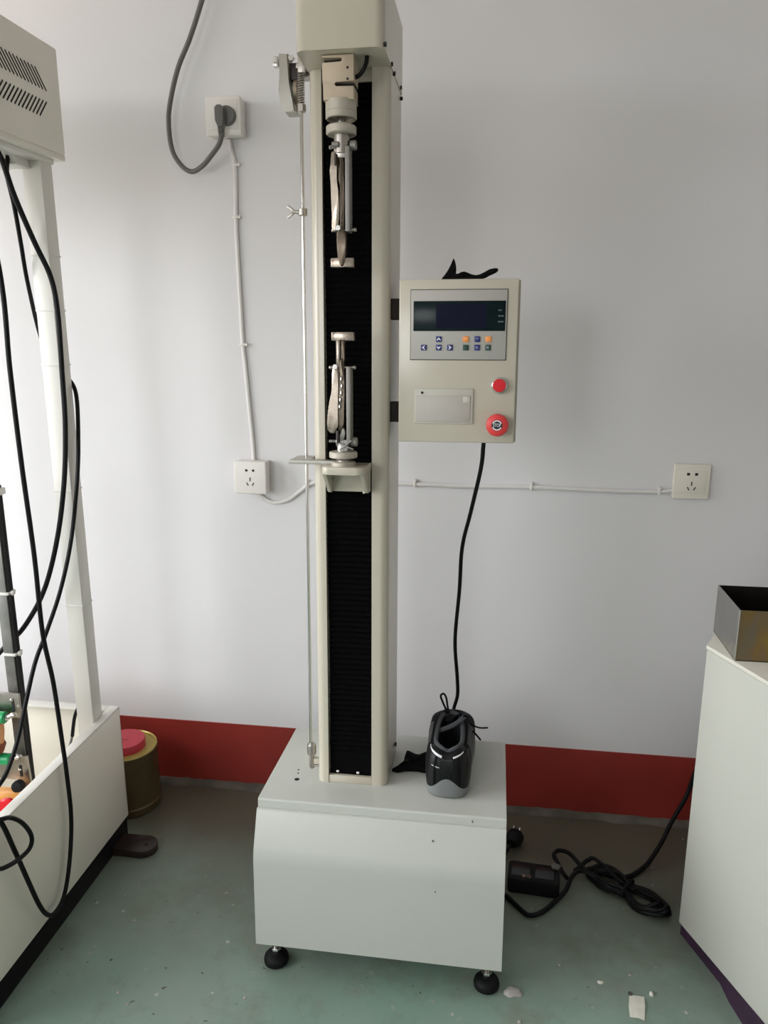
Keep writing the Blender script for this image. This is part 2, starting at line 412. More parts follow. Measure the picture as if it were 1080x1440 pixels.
# load cell: S-beam with two saw slots
x0, x1, yy0, yy1 = -.107, -.053, .012, .054
pts = [(x0, 1.7575), (x0, 1.7532), (x0 + .032, 1.7532), (x0 + .0345, 1.7508), (x0 + .0345, 1.7486), (x0 + .032, 1.7462), (x0, 1.7462), (x0, 1.7185),
       (x0 + .0015, 1.7183), (x0 + .0015, 1.688), (x1 - .0005, 1.688), (x1 - .0005, 1.7085), (x0 + .023, 1.7085), (x0 + .0205, 1.711), (x0 + .0205, 1.7135), (x0 + .023, 1.716), (x1, 1.716), (x1, 1.7575)]
lc = MB().prism(pts, 1, yy0, yy1, .0006).build('load_cell', M_tan, T)
MB().prism([(x0 + .001, 1.7530), (x0 + .033, 1.7530), (x0 + .033, 1.7464), (x0 + .001, 1.7464)], 1, yy0 + .012, yy1 - .002).build('saw_slot', M_hole, lc)
MB().prism([(x0 + .0215, 1.7158), (x1 - .001, 1.7158), (x1 - .001, 1.7087), (x0 + .0215, 1.7087)], 1, yy0 + .012, yy1 - .002).build('saw_slot', M_hole, lc)
for (x, z) in ((-.0635, 1.737), (-.0635, 1.7195)): MB().cyl((x, yy0 - .0006, z), (x, yy0 + .001, z), .0021, seg=12).build('socket_screw', M_hole, lc)
MB().tube([(-.0535, .03, 1.727), (-.046, .026, 1.729), (-.038, .024, 1.737), (-.034, .026, 1.748), (-.033, .028, 1.760)], .0036, 10).build('sensor_cable', M_cable, T)
# upper coupling and locking ring
c = MB().lathe([(0, 1.6905), (.0268, 1.6905), (.0268, 1.6735), (.0262, 1.6730), (.0262, 1.6722), (.0268, 1.6717), (.0268, 1.6635), (.0255, 1.6620), (.0235, 1.6620), (.0235, 1.668), (0, 1.668)], (AX, AY, 0), seg=40).build('coupling', M_creamring, T)
MB().cyl((AX, AY, 1.636), (AX, AY, 1.669), .0078, seg=18).build('stud', M_chrome, c)
def lock_ring(z0, z1, name='lock_ring'):
    b = MB(); b.lathe([(0, z0), (.0245, z0), (.0262, z0 + .0016), (.0262, z1 - .0016), (.0245, z1), (0, z1)], (AX, AY, 0), seg=56)
    return b.build(name, M_creamring, T, sharp=25)
lock_ring(1.6375, 1.6515)
# -- plier grips --------------------------------------------------------------
def clevis_pin(z, parent, mi=M_steel, l=-.0975, r=-.054):
    b = MB(); b.cyl((l + .003, AY, z), (r - .002, AY, z), .0026, seg=12).sphere((l + .003, AY, z), .0038, 12).sphere((r - .002, AY, z), .0038, 12)
    return b.build('pivot_pin', mi, parent)
# upper grip
g = MB(); g.cyl((AX + .001, AY, 1.606), (AX + .001, AY, 1.6378), .0135, seg=20, bev=.001).box(-.0905, -.0665, AY - .011, AY + .011, 1.598, 1.620, .003)
g = g.build('locking_plier_grip', M_steel, T); g['label'] = 'upper locking plier clamp hanging jaw down'
b = MB(); b.cyl((-.0975, AY - .004, 1.6175), (-.078, AY - .004, 1.6175), .0026, seg=12).sphere((-.0970, AY - .004, 1.6175), .0036, 12)
b.cyl((-.0925, AY - .0145, 1.6195), (-.0805, AY - .0145, 1.6195), .0045, seg=14, bev=.001)
b.cyl((-.0635, AY, 1.6205), (-.0525, AY, 1.6205), .0082, seg=18, bev=.0012)
b.build('clamp_screw', M_alu, g)
MB().box(-.0705, -.0625, AY - .013, AY + .013, 1.4775, 1.617, .0012).build('side_bar', M_alu, g)
hp = [(-.0945, 1.608), (-.0955, 1.592), (-.0975, 1.578), (-.0962, 1.560), (-.0958, 1.545), (-.0950, 1.520), (-.0942, 1.500), (-.0945, 1.480), (-.0840, 1.479),
      (-.0825, 1.500), (-.0822, 1.520), (-.0830, 1.545), (-.0850, 1.560), (-.0852, 1.578), (-.0850, 1.592), (-.0862, 1.608)]
MB().prism([tuple(p) for p in catmull([Vector((*q, 0)) for q in hp], 3, True) and [(v.x, v.y) for v in catmull([Vector((*q, 0)) for q in hp], 3, True)]], 1, AY - .012, AY + .008, .0022).build('handle', M_nick, g, sharp=50)
hp2 = [(-.0858, 1.596), (-.0848, 1.575), (-.0800, 1.560), (-.0810, 1.530), (-.0805, 1.500), (-.0800, 1.478), (-.0745, 1.478), (-.0735, 1.505), (-.0728, 1.540), (-.0740, 1.575), (-.0740, 1.600), (-.079, 1.606)]
MB().prism([(v.x, v.y) for v in catmull([Vector((*q, 0)) for q in hp2], 3, True)], 1, AY - .009, AY + .006, .0018).build('lever', M_bronze, g, sharp=50)
MB().cyl((-.0865, AY - .014, 1.586), (-.0865, AY - .014, 1.604), .0024, seg=10).build('release_spring', M_foot, g)
clevis_pin(1.4815, g)
MB().cyl((-.0835, AY - .014, 1.4835), (-.0835, AY + .008, 1.4835), .005, seg=16, bev=.0008).build('rivet', M_chrome, g)
hp3 = [(-.0862, 1.482), (-.0862, 1.455), (-.0855, 1.440), (-.0835, 1.4265), (-.0780, 1.419), (-.0735, 1.4265), (-.0715, 1.440), (-.0705, 1.460), (-.0715, 1.482)]
MB().prism([(v.x, v.y) for v in catmull([Vector((*q, 0)) for q in hp3], 3, True)], 1, AY - .010, AY + .007, .003).build('jaw_shank', M_bronze, g, sharp=50)
def tjaw(z0, z1, parent, sgn):
    b = MB(); b.box(-.0985, -.0575, AY - .006, AY + .010, z0, z1, .0012)
    zc = z0 if sgn < 0 else z1; h = (z1 - z0)
    b.prism([(-.0930, zc - sgn * .0004), (-.0645, zc - sgn * .0004), (-.0735, zc - sgn * h * .75), (-.0845, zc - sgn * h * .75)], 1, AY - .0085, AY - .005, .0008) if False else None
    return b.build('jaw', M_nick, parent)
tjaw(1.4180, 1.4340, g, 1)
# lower grip
g = MB(); g.cyl((AX - .001, AY, 1.0890), (AX - .001, AY, 1.1085), .0105, seg=20, bev=.001).box(-.0915, -.0665, AY - .009, AY + .009, 1.1000, 1.1120, .002)
g = g.build('locking_plier_grip', M_chrome, T); g['label'] = 'lower locking plier clamp standing jaw up'
b = MB(); b.cyl((-.1045, AY - .004, 1.1085), (-.085, AY - .004, 1.1085), .0026, seg=12).box(-.1045, -.0975, AY - .009, AY + .001, 1.1068, 1.1102, .001)
b.cyl((-.0645, AY, 1.1075), (-.0525, AY, 1.1075), .0085, seg=18, bev=.0012)
for a in (38, -22): b.box(-.013, .017, -.002, .002, -.0016, .0016, .0008, M=Matrix.Translation((-.0735, AY - .0125, 1.1010)) @ Matrix.Rotation(math.radians(-a), 4, 'Y'))
b.build('clamp_screw', M_alu, g)
MB().box(-.0705, -.0625, AY - .013, AY + .013, 1.106, 1.2445, .0012).build('side_bar', M_alu, g)
hp = [(-.0955, 1.2440), (-.0965, 1.2230), (-.0975, 1.2000), (-.1010, 1.1850), (-.1045, 1.1620), (-.1062, 1.1380), (-.1040, 1.1275), (-.0975, 1.1235), (-.0905, 1.1260),
      (-.0865, 1.1390), (-.0862, 1.1600), (-.0858, 1.1850), (-.0852, 1.2050), (-.0850, 1.2440)]
MB().prism([(v.x, v.y) for v in catmull([Vector((*q, 0)) for q in hp], 3, True)], 1, AY - .014, AY + .008, .0030, seg=3).build('handle', M_nick, g, sharp=50)
hp2 = [(-.0870, 1.2440), (-.0862, 1.2050), (-.0862, 1.1700), (-.0880, 1.1420), (-.0865, 1.1290), (-.0800, 1.1270), (-.0762, 1.1420), (-.0752, 1.1700), (-.0742, 1.2050), (-.0752, 1.2440), (-.0790, 1.2600)]
MB().prism([(v.x, v.y) for v in catmull([Vector((*q, 0)) for q in hp2], 3, True)], 1, AY - .010, AY + .006, .0020).build('lever', M_bronze, g, sharp=50)
b = MB()
for k in range(5): b.sphere((-.0800 + .0012 * (k % 2) - (.003 if k > 2 else 0), AY - .0115, 1.222 - k * .0125), .0030, 10, 0, (.7, .8, 2.0))
b.build('adjusting_link', M_chrome, g)
MB().cyl((-.0868, AY - .012, 1.1050), (-.0868, AY - .012, 1.1290), .0032, seg=10).build('adjusting_screw', M_foot, g)
MB().prism([(v.x, v.y) for v in catmull([Vector((*q, 0)) for q in [(-.0835, 1.110), (-.0835, 1.119), (-.078, 1.133), (-.0745, 1.130), (-.0745, 1.118), (-.079, 1.109)]], 3, True)], 1, AY - .010, AY - .002, .001).build('cam_plate', M_alu, g)
clevis_pin(1.2430, g, l=-.1045, r=-.0555)
MB().cyl((-.0905, AY - .016, 1.2440), (-.0905, AY + .008, 1.2440), .0050, seg=16, bev=.0008).build('rivet', M_chrome, g)
MB().prism([(-.0895, 1.2420), (-.0895, 1.2925), (-.0815, 1.2925), (-.0825, 1.2420)], 1, AY - .011, AY + .004, .0025).build('jaw_shank', M_nick, g)
MB().prism([(-.0822, 1.2420), (-.0812, 1.2925), (-.0735, 1.2925), (-.0745, 1.2600), (-.0760, 1.2420)], 1, AY - .008, AY + .006, .0025).build('jaw_shank', M_bronze, g)
tjaw(1.2905, 1.3060, g, -1)
# lower ring, hub and bracket
lock_ring(1.0775, 1.0895)
MB().lathe([(0, 1.0640), (.0130, 1.0640), (.0115, 1.0675), (.0115, 1.0725), (.0160, 1.0776), (0, 1.0776)], (AX, AY, 0), seg=28).build('stud', M_chrome, T)
MB().lathe([(0, 1.0630), (.0225, 1.0630), (.0225, 1.0690), (.0205, 1.0710), (.0125, 1.0715), (0, 1.0715)], (AX, AY, 0), seg=36).build('hub', M_creamring, T)
br = MB().prism(rrect(-.1145, -.0335, -.003, .0775, .016, 6, (1, 1, 0, 0)), 2, 1.0495, 1.0632, .0015).build('lower_bracket', M_paint, T)
MB().box(-.1185, -.0345, .0690, .0785, 1.0075, 1.0632, .0008).build('back_plate', M_paint, br)
for (a, c_) in ((-.1135, -.1065), (-.0430, -.0355)):
    MB().prism([(.005, 1.0497), (.069, 1.0497), (.069, 1.0077), (.055, 1.0077)], 0, a, c_, .0005).build('gusset', M_paint, br)
MB().cyl((-.0465, .0675, 1.0065), (-.0465, .071, 1.0065), .0022, seg=10).build('screw', M_plastic, br)
arm = MB().prism([(-.1880, .046), (-.1020, .046), (-.1020, .066), (-.1500, .070), (-.1530, .122), (-.1880, .122)], 2, 1.0615, 1.0690, .0008).build('limit_arm', M_castl, T)
# limit rod with stops, spring and switch lever
RXX, RYY = -.1685, .110
MB().cyl((RXX, RYY, .395), (RXX, RYY, 1.785), .0033, seg=14).build('limit_rod', M_chrome, T)
s = MB().lathe([(0, .3965), (.0052, .3965), (.0058, .398), (.0058, .428), (.0092, .4285), (.0098, .431), (.0098, .449), (.0088, .4515), (0, .4515)], (RXX + .001, RYY, 0), seg=20).build('rod_socket', M_steel, T)
MB().cyl((RXX + .004, RYY, .402), (RXX + .0165, RYY, .402), .0026, seg=10).build('stop_screw', M_steel, T)
MB().box(RXX + .0065, cx0 + .001, RYY - .006, RYY + .006, .408, .420, .001).build('rod_bracket', M_paint, T)
st = MB().cyl((RXX, RYY, 1.5205), (RXX, RYY, 1.5335), .0085, seg=20, bev=.001).build('stop_collar', M_steel, T)
b = MB().cyl((RXX - .005, RYY, 1.527), (RXX - .0165, RYY, 1.528), .0032, seg=12)
for a in (40, -38): b.box(-.017, .001, -.0022, .0022, -.0028, .0028, .0012, M=Matrix.Translation((RXX - .0160, RYY, 1.528)) @ Matrix.Rotation(math.radians(a), 4, 'Y'))
b.build('wing_screw', M_steel, st)
MB().cyl((RXX, RYY, 1.7005), (RXX, RYY, 1.7125), .0088, seg=6).build('stop_collar', M_steel, T)
MB().tube([(RXX + .0062 * math.cos(k * PI / 4), RYY + .0062 * math.sin(k * PI / 4), 1.7125 + .0575 * k / 112) for k in range(113)], .0010, 6, smooth=False).build('return_spring', M_steel, T)
MB().box(RXX - .006, cx0 + .001, RYY - .012, RYY + .012, 1.770, 1.778, .001).box(RXX - .002, RXX + .012, RYY - .014, RYY - .008, 1.762, 1.790, .001).build('rod_bracket', M_steel, T)
lv = MB().prism([(-.2085, 1.7995), (-.1915, 1.7985), (-.1905, 1.7500), (-.1880, 1.7260), (-.1790, 1.7010), (-.1985, 1.7005), (-.2075, 1.7190), (-.2105, 1.7385), (-.2068, 1.7420)], 1, .108, .142, .0022).build('switch_lever', M_castl, T)
MB().lathe([(0, 0), (.0200, 0), (.0200, .006), (0, .006)], (-.184, .132, 1.742), (1, 0, 0), seg=28).build('switch_disc', mat('brass_tint_metal', (.34, .28, .21), .5, .6), lv)
MB().box(-.1915, -.1735, .118, .146, 1.758, 1.786, .001).build('switch_body', M_foot, lv)
MB().box(-.1745, -.1470, .126, .150, 1.764, 1.800, .001).build('switch_mount', M_steel, T)
b = MB(); b.box(-.2225, -.2125, .119, .131, 1.782, 1.799, .0012).cyl((-.2125, .125, 1.790), (-.2075, .125, 1.790), .0035, seg=10)
b.build('lever_bolt', M_chrome, lv)
MB().lathe([(0, 0), (.0055, 0), (.0055, .005), (0, .005)], (-.1865, .1155, 1.792), (0, -1, 0), seg=6).build('hex_nut', M_chrome, lv)
# control box
bx0, bx1, by0, by1, bz0, bz1 = .0188, .2345, .075, .185, 1.1055, 1.4005
cb = MB().box(bx0, bx1, by0, by1, bz0, bz1, .0022, seg=3).box(bx0 + .004, bx1 + .0035, by0 + .016, by1 + .001, bz0 + .001, bz1 - .001, .001).build('control_box', M_paint, T)
cb['label'] = 'grey control box with display and buttons on the column side'
for z in (1.3315, 1.1405): MB().box(-.001, bx0 + .001, .096, .128, z, z + .0375, .001).build('mounting_bracket', mat('dark_hinge', (.016, .012, .010), .6, spec=.15), T)
# bezel as a shallow tray
fz = by0
be = MB().box(.0405, .2145, fz - .0022, fz + .001, 1.2580, 1.3818, .0012).build('bezel', M_bezel, cb)
MB().box(.0395, .2157, fz - .0006, fz + .001, 1.2567, 1.3831).build('bezel_gasket', mat('dark_gasket', (.05, .045, .04), .6), cb)
MB().box(.0455, .2120, fz - .0032, fz - .0015, 1.3090, 1.3622, .0006).build('display', M_lcd, cb)
MB().box(.0870, .1780, fz - .0034, fz - .003, 1.3140, 1.3572).build('display_screen', M_lcd2, cb)
b = MB()
for z in (1.3455, 1.3355, 1.3255):
    for (a, c_) in ((.1990, .2018), (.2025, .2050), (.2057, .2085)):
        if random.random() < .85: b.box(a, c_, fz - .0035, fz - .0032, z - .0012, z + .0010)
b.build('display_print', M_dim, cb)
def key(x, z, m, glyph, gm):
    b = MB().box(x - .0052, x + .0052, fz - .0040, fz - .0018, z - .0052, z + .0052, .0007)
    y0, y1 = fz - .0043, fz - .0039
    if glyph in '<>^v':
        a = {'>': 0, '^': 90, '<': 180, 'v': 270}[glyph]
        Mx = Matrix.Translation((x, 0, z)) @ Matrix.Rotation(math.radians(-a), 4, 'Y')
        b.prism([(.0032, 0), (-.0012, .0036), (-.0028, .0036), (-.0002, .0), (-.0028, -.0036), (-.0012, -.0036)], 1, y0, y1, mi=1, M=Mx)
    else:
        for i, w in enumerate(glyph): b.box(x - .003, x - .003 + .0009 * int(w), y0, y1, z + .0008 - i * .0022, z + .0018 - i * .0022, mi=1)
    b.build('key', [m, gm], cb)
kz0, kz1 = 1.2945, 1.2795
M_kdim = mat('faint_print', (.35, .35, .42), .5); M_kdo = mat('pale_orange_print', (.85, .52, .25), .5)
key(.0925, kz0, M_kblue, '^', M_kwh); key(.0650, kz1, M_kblue, '<', M_kwh); key(.0925, kz1, M_kblue, 'v', M_kwh); key(.1130, kz1, M_kblue, '>', M_kwh)
key(.1418, kz0, M_kor, '6', M_kdo); key(.1625, kz0, M_kblue, '6', M_kdim); key(.1826, kz0, M_kor, '5', M_kdo)
key(.1420, kz1, M_kgr, '65', M_kgr); key(.1625, kz1, M_kblue, '56', M_kdim); key(.1824, kz1, M_kgr, '55', M_kdim)
# printer hatch
pr = MB().box(.0490, .1580, fz - .0030, fz + .001, 1.1402, 1.2050, .0012).build('printer', M_panel, cb)
MB().box(.0525, .1530, fz - .0042, fz - .0028, 1.1440, 1.1920, .0008).build('printer_door', mat('warm_grey_plastic', (.46, .43, .385), .45), cb)
MB().box(.1395, .1520, fz - .0052, fz - .0040, 1.1795, 1.1912, .0006).build('printer_latch', M_panel, cb)
MB().cyl((.0633, fz - .0028, 1.1975), (.0633, fz - .0040, 1.1975), .0024, seg=14).build('indicator', M_hole, cb)
# push button
MB().lathe([(0, 0), (.0150, 0), (.0150, .004), (.0138, .0085), (.0122, .0092), (.0122, .005), (0, .005)], (.2050, fz, 1.2118), (0, -1, 0), seg=36).build('button_ring', M_chrome, cb)
MB().lathe([(0, 0), (.0120, 0), (.0120, .0090), (.0112, .0100), (0, .0104)], (.2050, fz, 1.2118), (0, -1, 0), seg=32).build('push_button', M_rbtn, cb)
# emergency stop
ex, ez = .2035, 1.1405
MB().lathe([(0, 0), (.0125, 0), (.0125, .010), (.0150, .012), (.0195, .0135), (.0205, .016), (.0205, .022), (.0190, .0255), (.0150, .0275), (.0100, .0282), (0, .0284)], (ex, fz, ez), (0, -1, 0), seg=40).build('emergency_stop', M_estop, cb)
b = MB(); b.cyl((ex - .0006, fz - .0280, ez + .0003), (ex - .0006, fz - .0288, ez + .0003), .0098, seg=32)
yq = fz - .0292
for a0, a1 in ((25, 155), (205, 335)):
    ptso = [(ex - .0006 + .0092 * math.cos(math.radians(a0 + (a1 - a0) * k / 10)), ez + .0003 + .0092 * math.sin(math.radians(a0 + (a1 - a0) * k / 10))) for k in range(11)]
    ptsi = [(ex - .0006 + .0072 * math.cos(math.radians(a1 + (a0 - a1) * k / 10)), ez + .0003 + .0072 * math.sin(math.radians(a1 + (a0 - a1) * k / 10))) for k in range(11)]
    b.prism(ptso + ptsi, 1, yq, yq + .0008, mi=1)
text_mesh('STOP', .0066, Matrix.Translation((ex - .0006, fz - .0288, ez + .0003)) @ FACE @ Matrix.Diagonal((.92, 1.35, 1, 1)), b, 1)
b.build('stop_emblem', [mat('black_print', (.008, .008, .008), .5), M_kwh], cb)
b = MB().tube([(.1786, .125, 1.108), (.1780, .125, 1.092), (.1741, .14, 1.0468), (.1556, .18, .9531), (.1384, .22, .8682), (.1329, .26, .762), (.1241, .30, .6317), (.1300, .325, .530), (.1310, .335, .482), (.1220, .340, .440), (.112, .350, .36), (.100, .35, .25)],
               .0042, 10, n=14)
b.build('control_cable', M_cable, T)
# dust screw at the column foot
MB().cyl((-.0005, .205, .414), (.0032, .205, .414), .0045, seg=10).build('cover_screw', M_hole, T)

def mworld(p):
    return Matrix.Translation((-.2, -.62, 0)) @ Euler((math.radians(-2.2), math.radians(-.1), 0), 'XYZ').to_matrix().to_4x4() @ Vector(p)
TROT = Euler((math.radians(-2.2), math.radians(-.1), 0), 'XYZ')

# ------------------------------------------------------------------ safety shoe on the base
SH = thing('safety_shoe', 'black safety shoe with grey heel standing on the tester base, heel to the front', 'shoe', mworld((.1255, .0505, .3853)), TROT)
half_out = [(0, 0), (.022, .0025), (.0365, .014), (.0425, .035), (.043, .07), (.0435, .11), (.047, .155), (.0495, .20), (.046, .245), (.030, .276)]
half_in = [(0, .017), (.012, .0185), (.022, .026), (.0275, .042), (.029, .062), (.0285, .084), (.0265, .104), (.0225, .120), (.0165, .131), (.008, .1365)]
half_h = [.094, .0985, .1015, .100, .100, .104, .110, .117, .121, .122]
def loop3(h, hs, toe, th):
    R_ = [Vector((x, y, z)) for (x, y), z in zip(h, hs)]
    return R_ + [Vector((0, toe, th))] + [Vector((-v.x, v.y, v.z)) for v in R_[:0:-1]]
SOUT = catmull(loop3(half_out, [0.012] * 10, .287, .012), 4, True)
SIN = catmull(loop3(half_in, half_h, .139, .1235), 4, True)
NS = len(SOUT)
def spt(i, s):
    i %= NS; o, n = SOUT[i], SIN[i]
    a = 1 - math.cos(s * PI / 2) ** .75; bz = math.sin(s * PI / 2) ** .92
    toe = max(0, min(1, (o.y - .15) / .12))
    a2 = a * (1 - toe) + (s ** 1.15) * toe; b2 = bz * (1 - toe) + (.42 * math.sin(min(1, s * 3.2) * PI / 2) + .58 * s ** 1.1) * toe
    p = o.lerp(n, a2); p.z = o.z + (n.z - o.z) * b2
    c = Vector((0, p.y, p.z)); out = Vector((p.x, 0 if o.y > .03 else (p.y - .05), 0))
    if out.length > 1e-6: p += out.normalized() * .0045 * math.sin(min(1, s * 1.1) * PI) 
    return p
b = MB(); K = 14
b.grid([[spt(i, k / K) for i in range(NS)] for k in range(K + 1)], closed=True)
b.build('upper', M_shoem, SH, sharp=60)
# sole
def sole_ring(sc, z): return [Vector((p.x * sc, .14 + (p.y - .14) * (1 + (sc - 1) * .35), z)) for p in SOUT]
b = MB(); rr = [sole_ring(.94, 0), sole_ring(1.0, .002), sole_ring(1.045, .008), sole_ring(1.05, .018), sole_ring(1.01, .024), sole_ring(.9, .024)]
b.grid(rr, closed=True)
t = bmesh.new(); t.faces.new([t.verts.new(p) for p in sole_ring(.94, 0)]); b._merge(t, 0)
b.build('sole', M_shoeg, SH, sharp=50)
def patch(name, m, i0, i1, s_lo, s_hi, off, n=24, k=6, parent=SH):
    rows = []
    for j in range(k + 1):
        row = []
        for q in range(n + 1):
            u = i0 + (i1 - i0) * q / n; lo = s_lo(q / n); hi = s_hi(q / n); s = lo + (hi - lo) * j / k
            ia = math.floor(u); f = u - ia
            p = spt(ia, s).lerp(spt(ia + 1, s), f); o = Vector((p.x * .9, p.y - .055, 0))
            e = math.sin(min(1, (j / k) * 1.0) * PI)
            row.append(p + o.normalized() * off)
        rows.append(row)
    return MB().grid(rows, thick=-.0008).build(name, m, parent, sharp=50)
patch('heel_guard', M_shoeg, -9.5, 9.5, lambda u: 0, lambda u: .05 + .20 * math.exp(-((u - .5) / .20) ** 2), .0020, 30)
patch('heel_counter', M_shoeb, -13, 13, lambda u: .05, lambda u: .70 - .05 * math.cos((u - .5) * 6), .0008, 30)
patch('collar_panel', M_shoeb, -11, 11, lambda u: .76, lambda u: .965, .0012, 30)
patch('pull_tab', M_shoeb, -2.1, 2.1, lambda u: .38, lambda u: .90, .0022, 10)
patch('reflective_strip', M_refl, 2.3, 8, lambda u: .690 + .07 * u ** 1.5, lambda u: .745 + .05 * u ** 1.5, .0024, 20, 3)
patch('reflective_strip', M_refl, -2.3, -12, lambda u: .685 + .14 * u ** 1.5, lambda u: .760 + .085 * u ** 1.5, .0024, 20, 3)
patch('heel_stitching', M_refl, -6.0, -2.6, lambda u: .44, lambda u: .452, .0026, 8, 2)
patch('heel_stitching', M_line, -2.0, 2.0, lambda u: .655, lambda u: .668, .0032, 8, 2)
for sg in (-1, 1): patch('heel_seam', M_shoem, sg * 4.2, sg * 4.9, lambda u: .12, lambda u: .70, .0030, 4, 10)
patch('side_overlay', M_shoeb, 14, 24, lambda u: .02, lambda u: .82, .0012, 16)
patch('side_overlay', M_shoeb, -14, -24, lambda u: .02, lambda u: .82, .0012, 16)
patch('toe_cap', M_shoeb, 30, NS - 30, lambda u: .02, lambda u: .50, .0015, 30)
# padded collar and lining
pad = [p + Vector((0, 0, .0005)) for p in SIN]
MB().tube([p - Vector((p.x * .06, (p.y - .078) * .04, 0)) for p in pad[::2]], .0046, 10, closed=True, n=3).build('padded_collar', M_line, SH)
ins = []
for k in range(7):
    f = k / 6; ins.append([Vector((p.x * (.90 + .12 * f), .078 + (p.y - .078) * (.93 + .1 * f), p.z * (1 - f) + .03 * f)) for p in SIN])
b = MB().grid(ins, closed=True); t = bmesh.new(); t.faces.new([t.verts.new(p) for p in ins[-1]]); b._merge(t, 0)
b.build('lining', mat('dark_lining', (.02, .02, .022), .95), SH)
# tongue: padded slab standing in the front of the opening
b = MB(); rows = []
for k in range(13):
    f = k / 12; w = .024 * math.sin(min(1, f * 3 + .45) * PI / 2) * (1 if f < .85 else math.cos((f - .85) / .15 * 1.1))
    c = Vector((.004 + .012 * f, .172 - .066 * f, .088 + .040 * f)); th = .0055
    rows.append([c + Vector((w * math.cos(a), th * .5 * math.sin(a) - .006 * math.cos(a) ** 2, th * math.sin(a) + .006 * math.cos(a))) for a in [2 * PI * q / 14 for q in range(14)]])
b.grid(rows, closed=True); b.build('tongue', M_cloth, SH, sharp=60)
MB().tube([(-.030, .090, .098), (-.012, .094, .105), (.008, .098, .114), (.024, .103, .126), (.030, .110, .1285), (.026, .118, .124)], .0052, 10).build('tongue_edge', M_line, SH)
# laces
for k in range(4):
    y = .142 + k * .017; z = .1205 - k * .0082
    MB().tube([(-.020, y + .004, z - .006), (-.008, y, z + .003), (.008, y, z + .003), (.020, y + .004, z - .006)], .0028, 8).build('lace', M_lace, SH)
MB().tube([(-.008, .130, .121), (-.012, .134, .130), (-.020, .137, .146), (-.0245, .140, .158), (-.0185, .141, .163), (-.0125, .139, .155), (-.0095, .135, .140), (-.006, .131, .126)], .0022, 8).build('lace_loop', M_lace, SH)
MB().sphere((-.010, .131, .128), .0062, 12, 0, (1, .9, 1.1)).build('lace_knot', M_lace, SH)
MB().tube([(.010, .140, .112), (.022, .137, .108), (.034, .134, .1035), (.050, .132, .0975), (.062, .131, .0945), (.079, .130, .0965)], .0018, 8).build('lace_end', M_lace, SH)
MB().tube([(.012, .138, .112), (.026, .136, .105), (.042, .133, .090), (.054, .131, .078), (.064, .129, .067)], .0020, 8).build('lace_end', M_lace, SH)

# ------------------------------------------------------------------ black cloth scraps
CL = mworld((.145, .125, 1.4012))
rows = []
def blob_cloth(name, secs, label, loc, parent_rot):
    rows = []
    for (c, w, h, tw) in secs:
        rows.append([Vector(c) + Vector((0, math.cos(a) * w * math.cos(tw) - math.sin(a) * h * math.sin(tw), math.cos(a) * w * math.sin(tw) + math.sin(a) * h * math.cos(tw))) for a in [2 * PI * q / 12 for q in range(12)]])
    b = MB().grid(rows, closed=True)
    for r in (rows[0], rows[-1]):
        t = bmesh.new(); t.faces.new([t.verts.new(p) for p in r]); b._merge(t, 0)
    o = b.build(name, M_cloth, sharp=40); o.location = loc; o.rotation_euler = parent_rot
    return tag(o, label, 'cloth')
CS = thing('cloth_scrap', 'crumpled black cloth scrap with a pointed fold on top of the control box', 'cloth', CL, TROT)
rows = []
for k in range(9):                    # the pointed fold: a thin cone of cloth
    f = k / 8; w = (1 - f) ** .85
    cxp = -.0440 + .0120 * f; hw = .0125 * w + .0006; hd = .010 * w + .0006
    z = .0004 + .0405 * f
    rows.append([Vector((cxp + .004 * math.sin(f * 3) + hw * math.cos(a) * (1 + .12 * math.sin(3 * a)), hd * math.sin(a) * (1 + .25 * math.cos(2 * a)) , z)) for a in [2 * PI * q / 18 for q in range(18)]])
b = MB().grid(rows, closed=True); t = bmesh.new(); t.faces.new([t.verts.new(p) for p in rows[-1]]); b._merge(t, 0)
t = bmesh.new(); t.faces.new([t.verts.new(p) for p in rows[0]]); b._merge(t, 0)
b.build('pointed_fold', M_cloth, CS, sharp=60)
rad = lambda u: .0055 + .0028 * math.sin(u * 9 + .5) * (1 - u) - .003 * max(0, u - .6) - .024 * max(0, u - .9)
MB().tube([(-.036, .000, .0075), (-.022, -.002, .0065), (-.012, .000, .0115), (.002, .001, .0085), (.012, .0, .0072), (.024, -.002, .0092), (.036, -.004, .0150), (.044, -.005, .0175), (.051, -.005, .0200)], rad, 10, n=6, flat=.8, twist=lambda u: u * 4).build('twisted_tail', M_cloth, CS)
MB().tube([(-.030, -.006, .004), (-.012, -.010, .0036), (.006, -.012, .0036), (.024, -.010, .0036)], .0035, 8, n=5, flat=.7).build('loose_strand', M_cloth, CS)

CG = thing('cloth_strip', 'flat black cloth strip lying between the column and the shoe', 'cloth', mworld((.045, .17, .3852)), TROT)
outl = [(-.0435, -.0285), (-.030, -.0165), (-.0225, .006), (-.0215, .045), (-.012, .047), (.000, .0435), (.013, .044), (.024, .046), (.030, .044), (.033, -.0225), (.010, -.0245), (-.012, -.0275), (-.027, -.0345), (-.034, -.034)]
oc = catmull([Vector((x, y, 0)) for x, y in outl], 4, True)
cen = Vector((.003, .004, 0)); rows = []
for f, z in ((1.0, .0004), (1.0, .004), (.93, .0085), (.75, .0115), (.45, .010), (.15, .0125)):
    rows.append([cen + (p - cen) * f + Vector((0, 0, z + (.0025 * math.sin(p.x * 130 + p.y * 90) * (1 if z > .005 else 0)))) for p in oc])
b = MB().grid(rows, closed=True); t = bmesh.new(); t.faces.new([t.verts.new(p) for p in rows[-1]]); b._merge(t, 0)
t = bmesh.new(); t.faces.new([t.verts.new(p) for p in rows[0]]); b._merge(t, 0)
b.build('strip_body', M_cloth, CG, sharp=60)

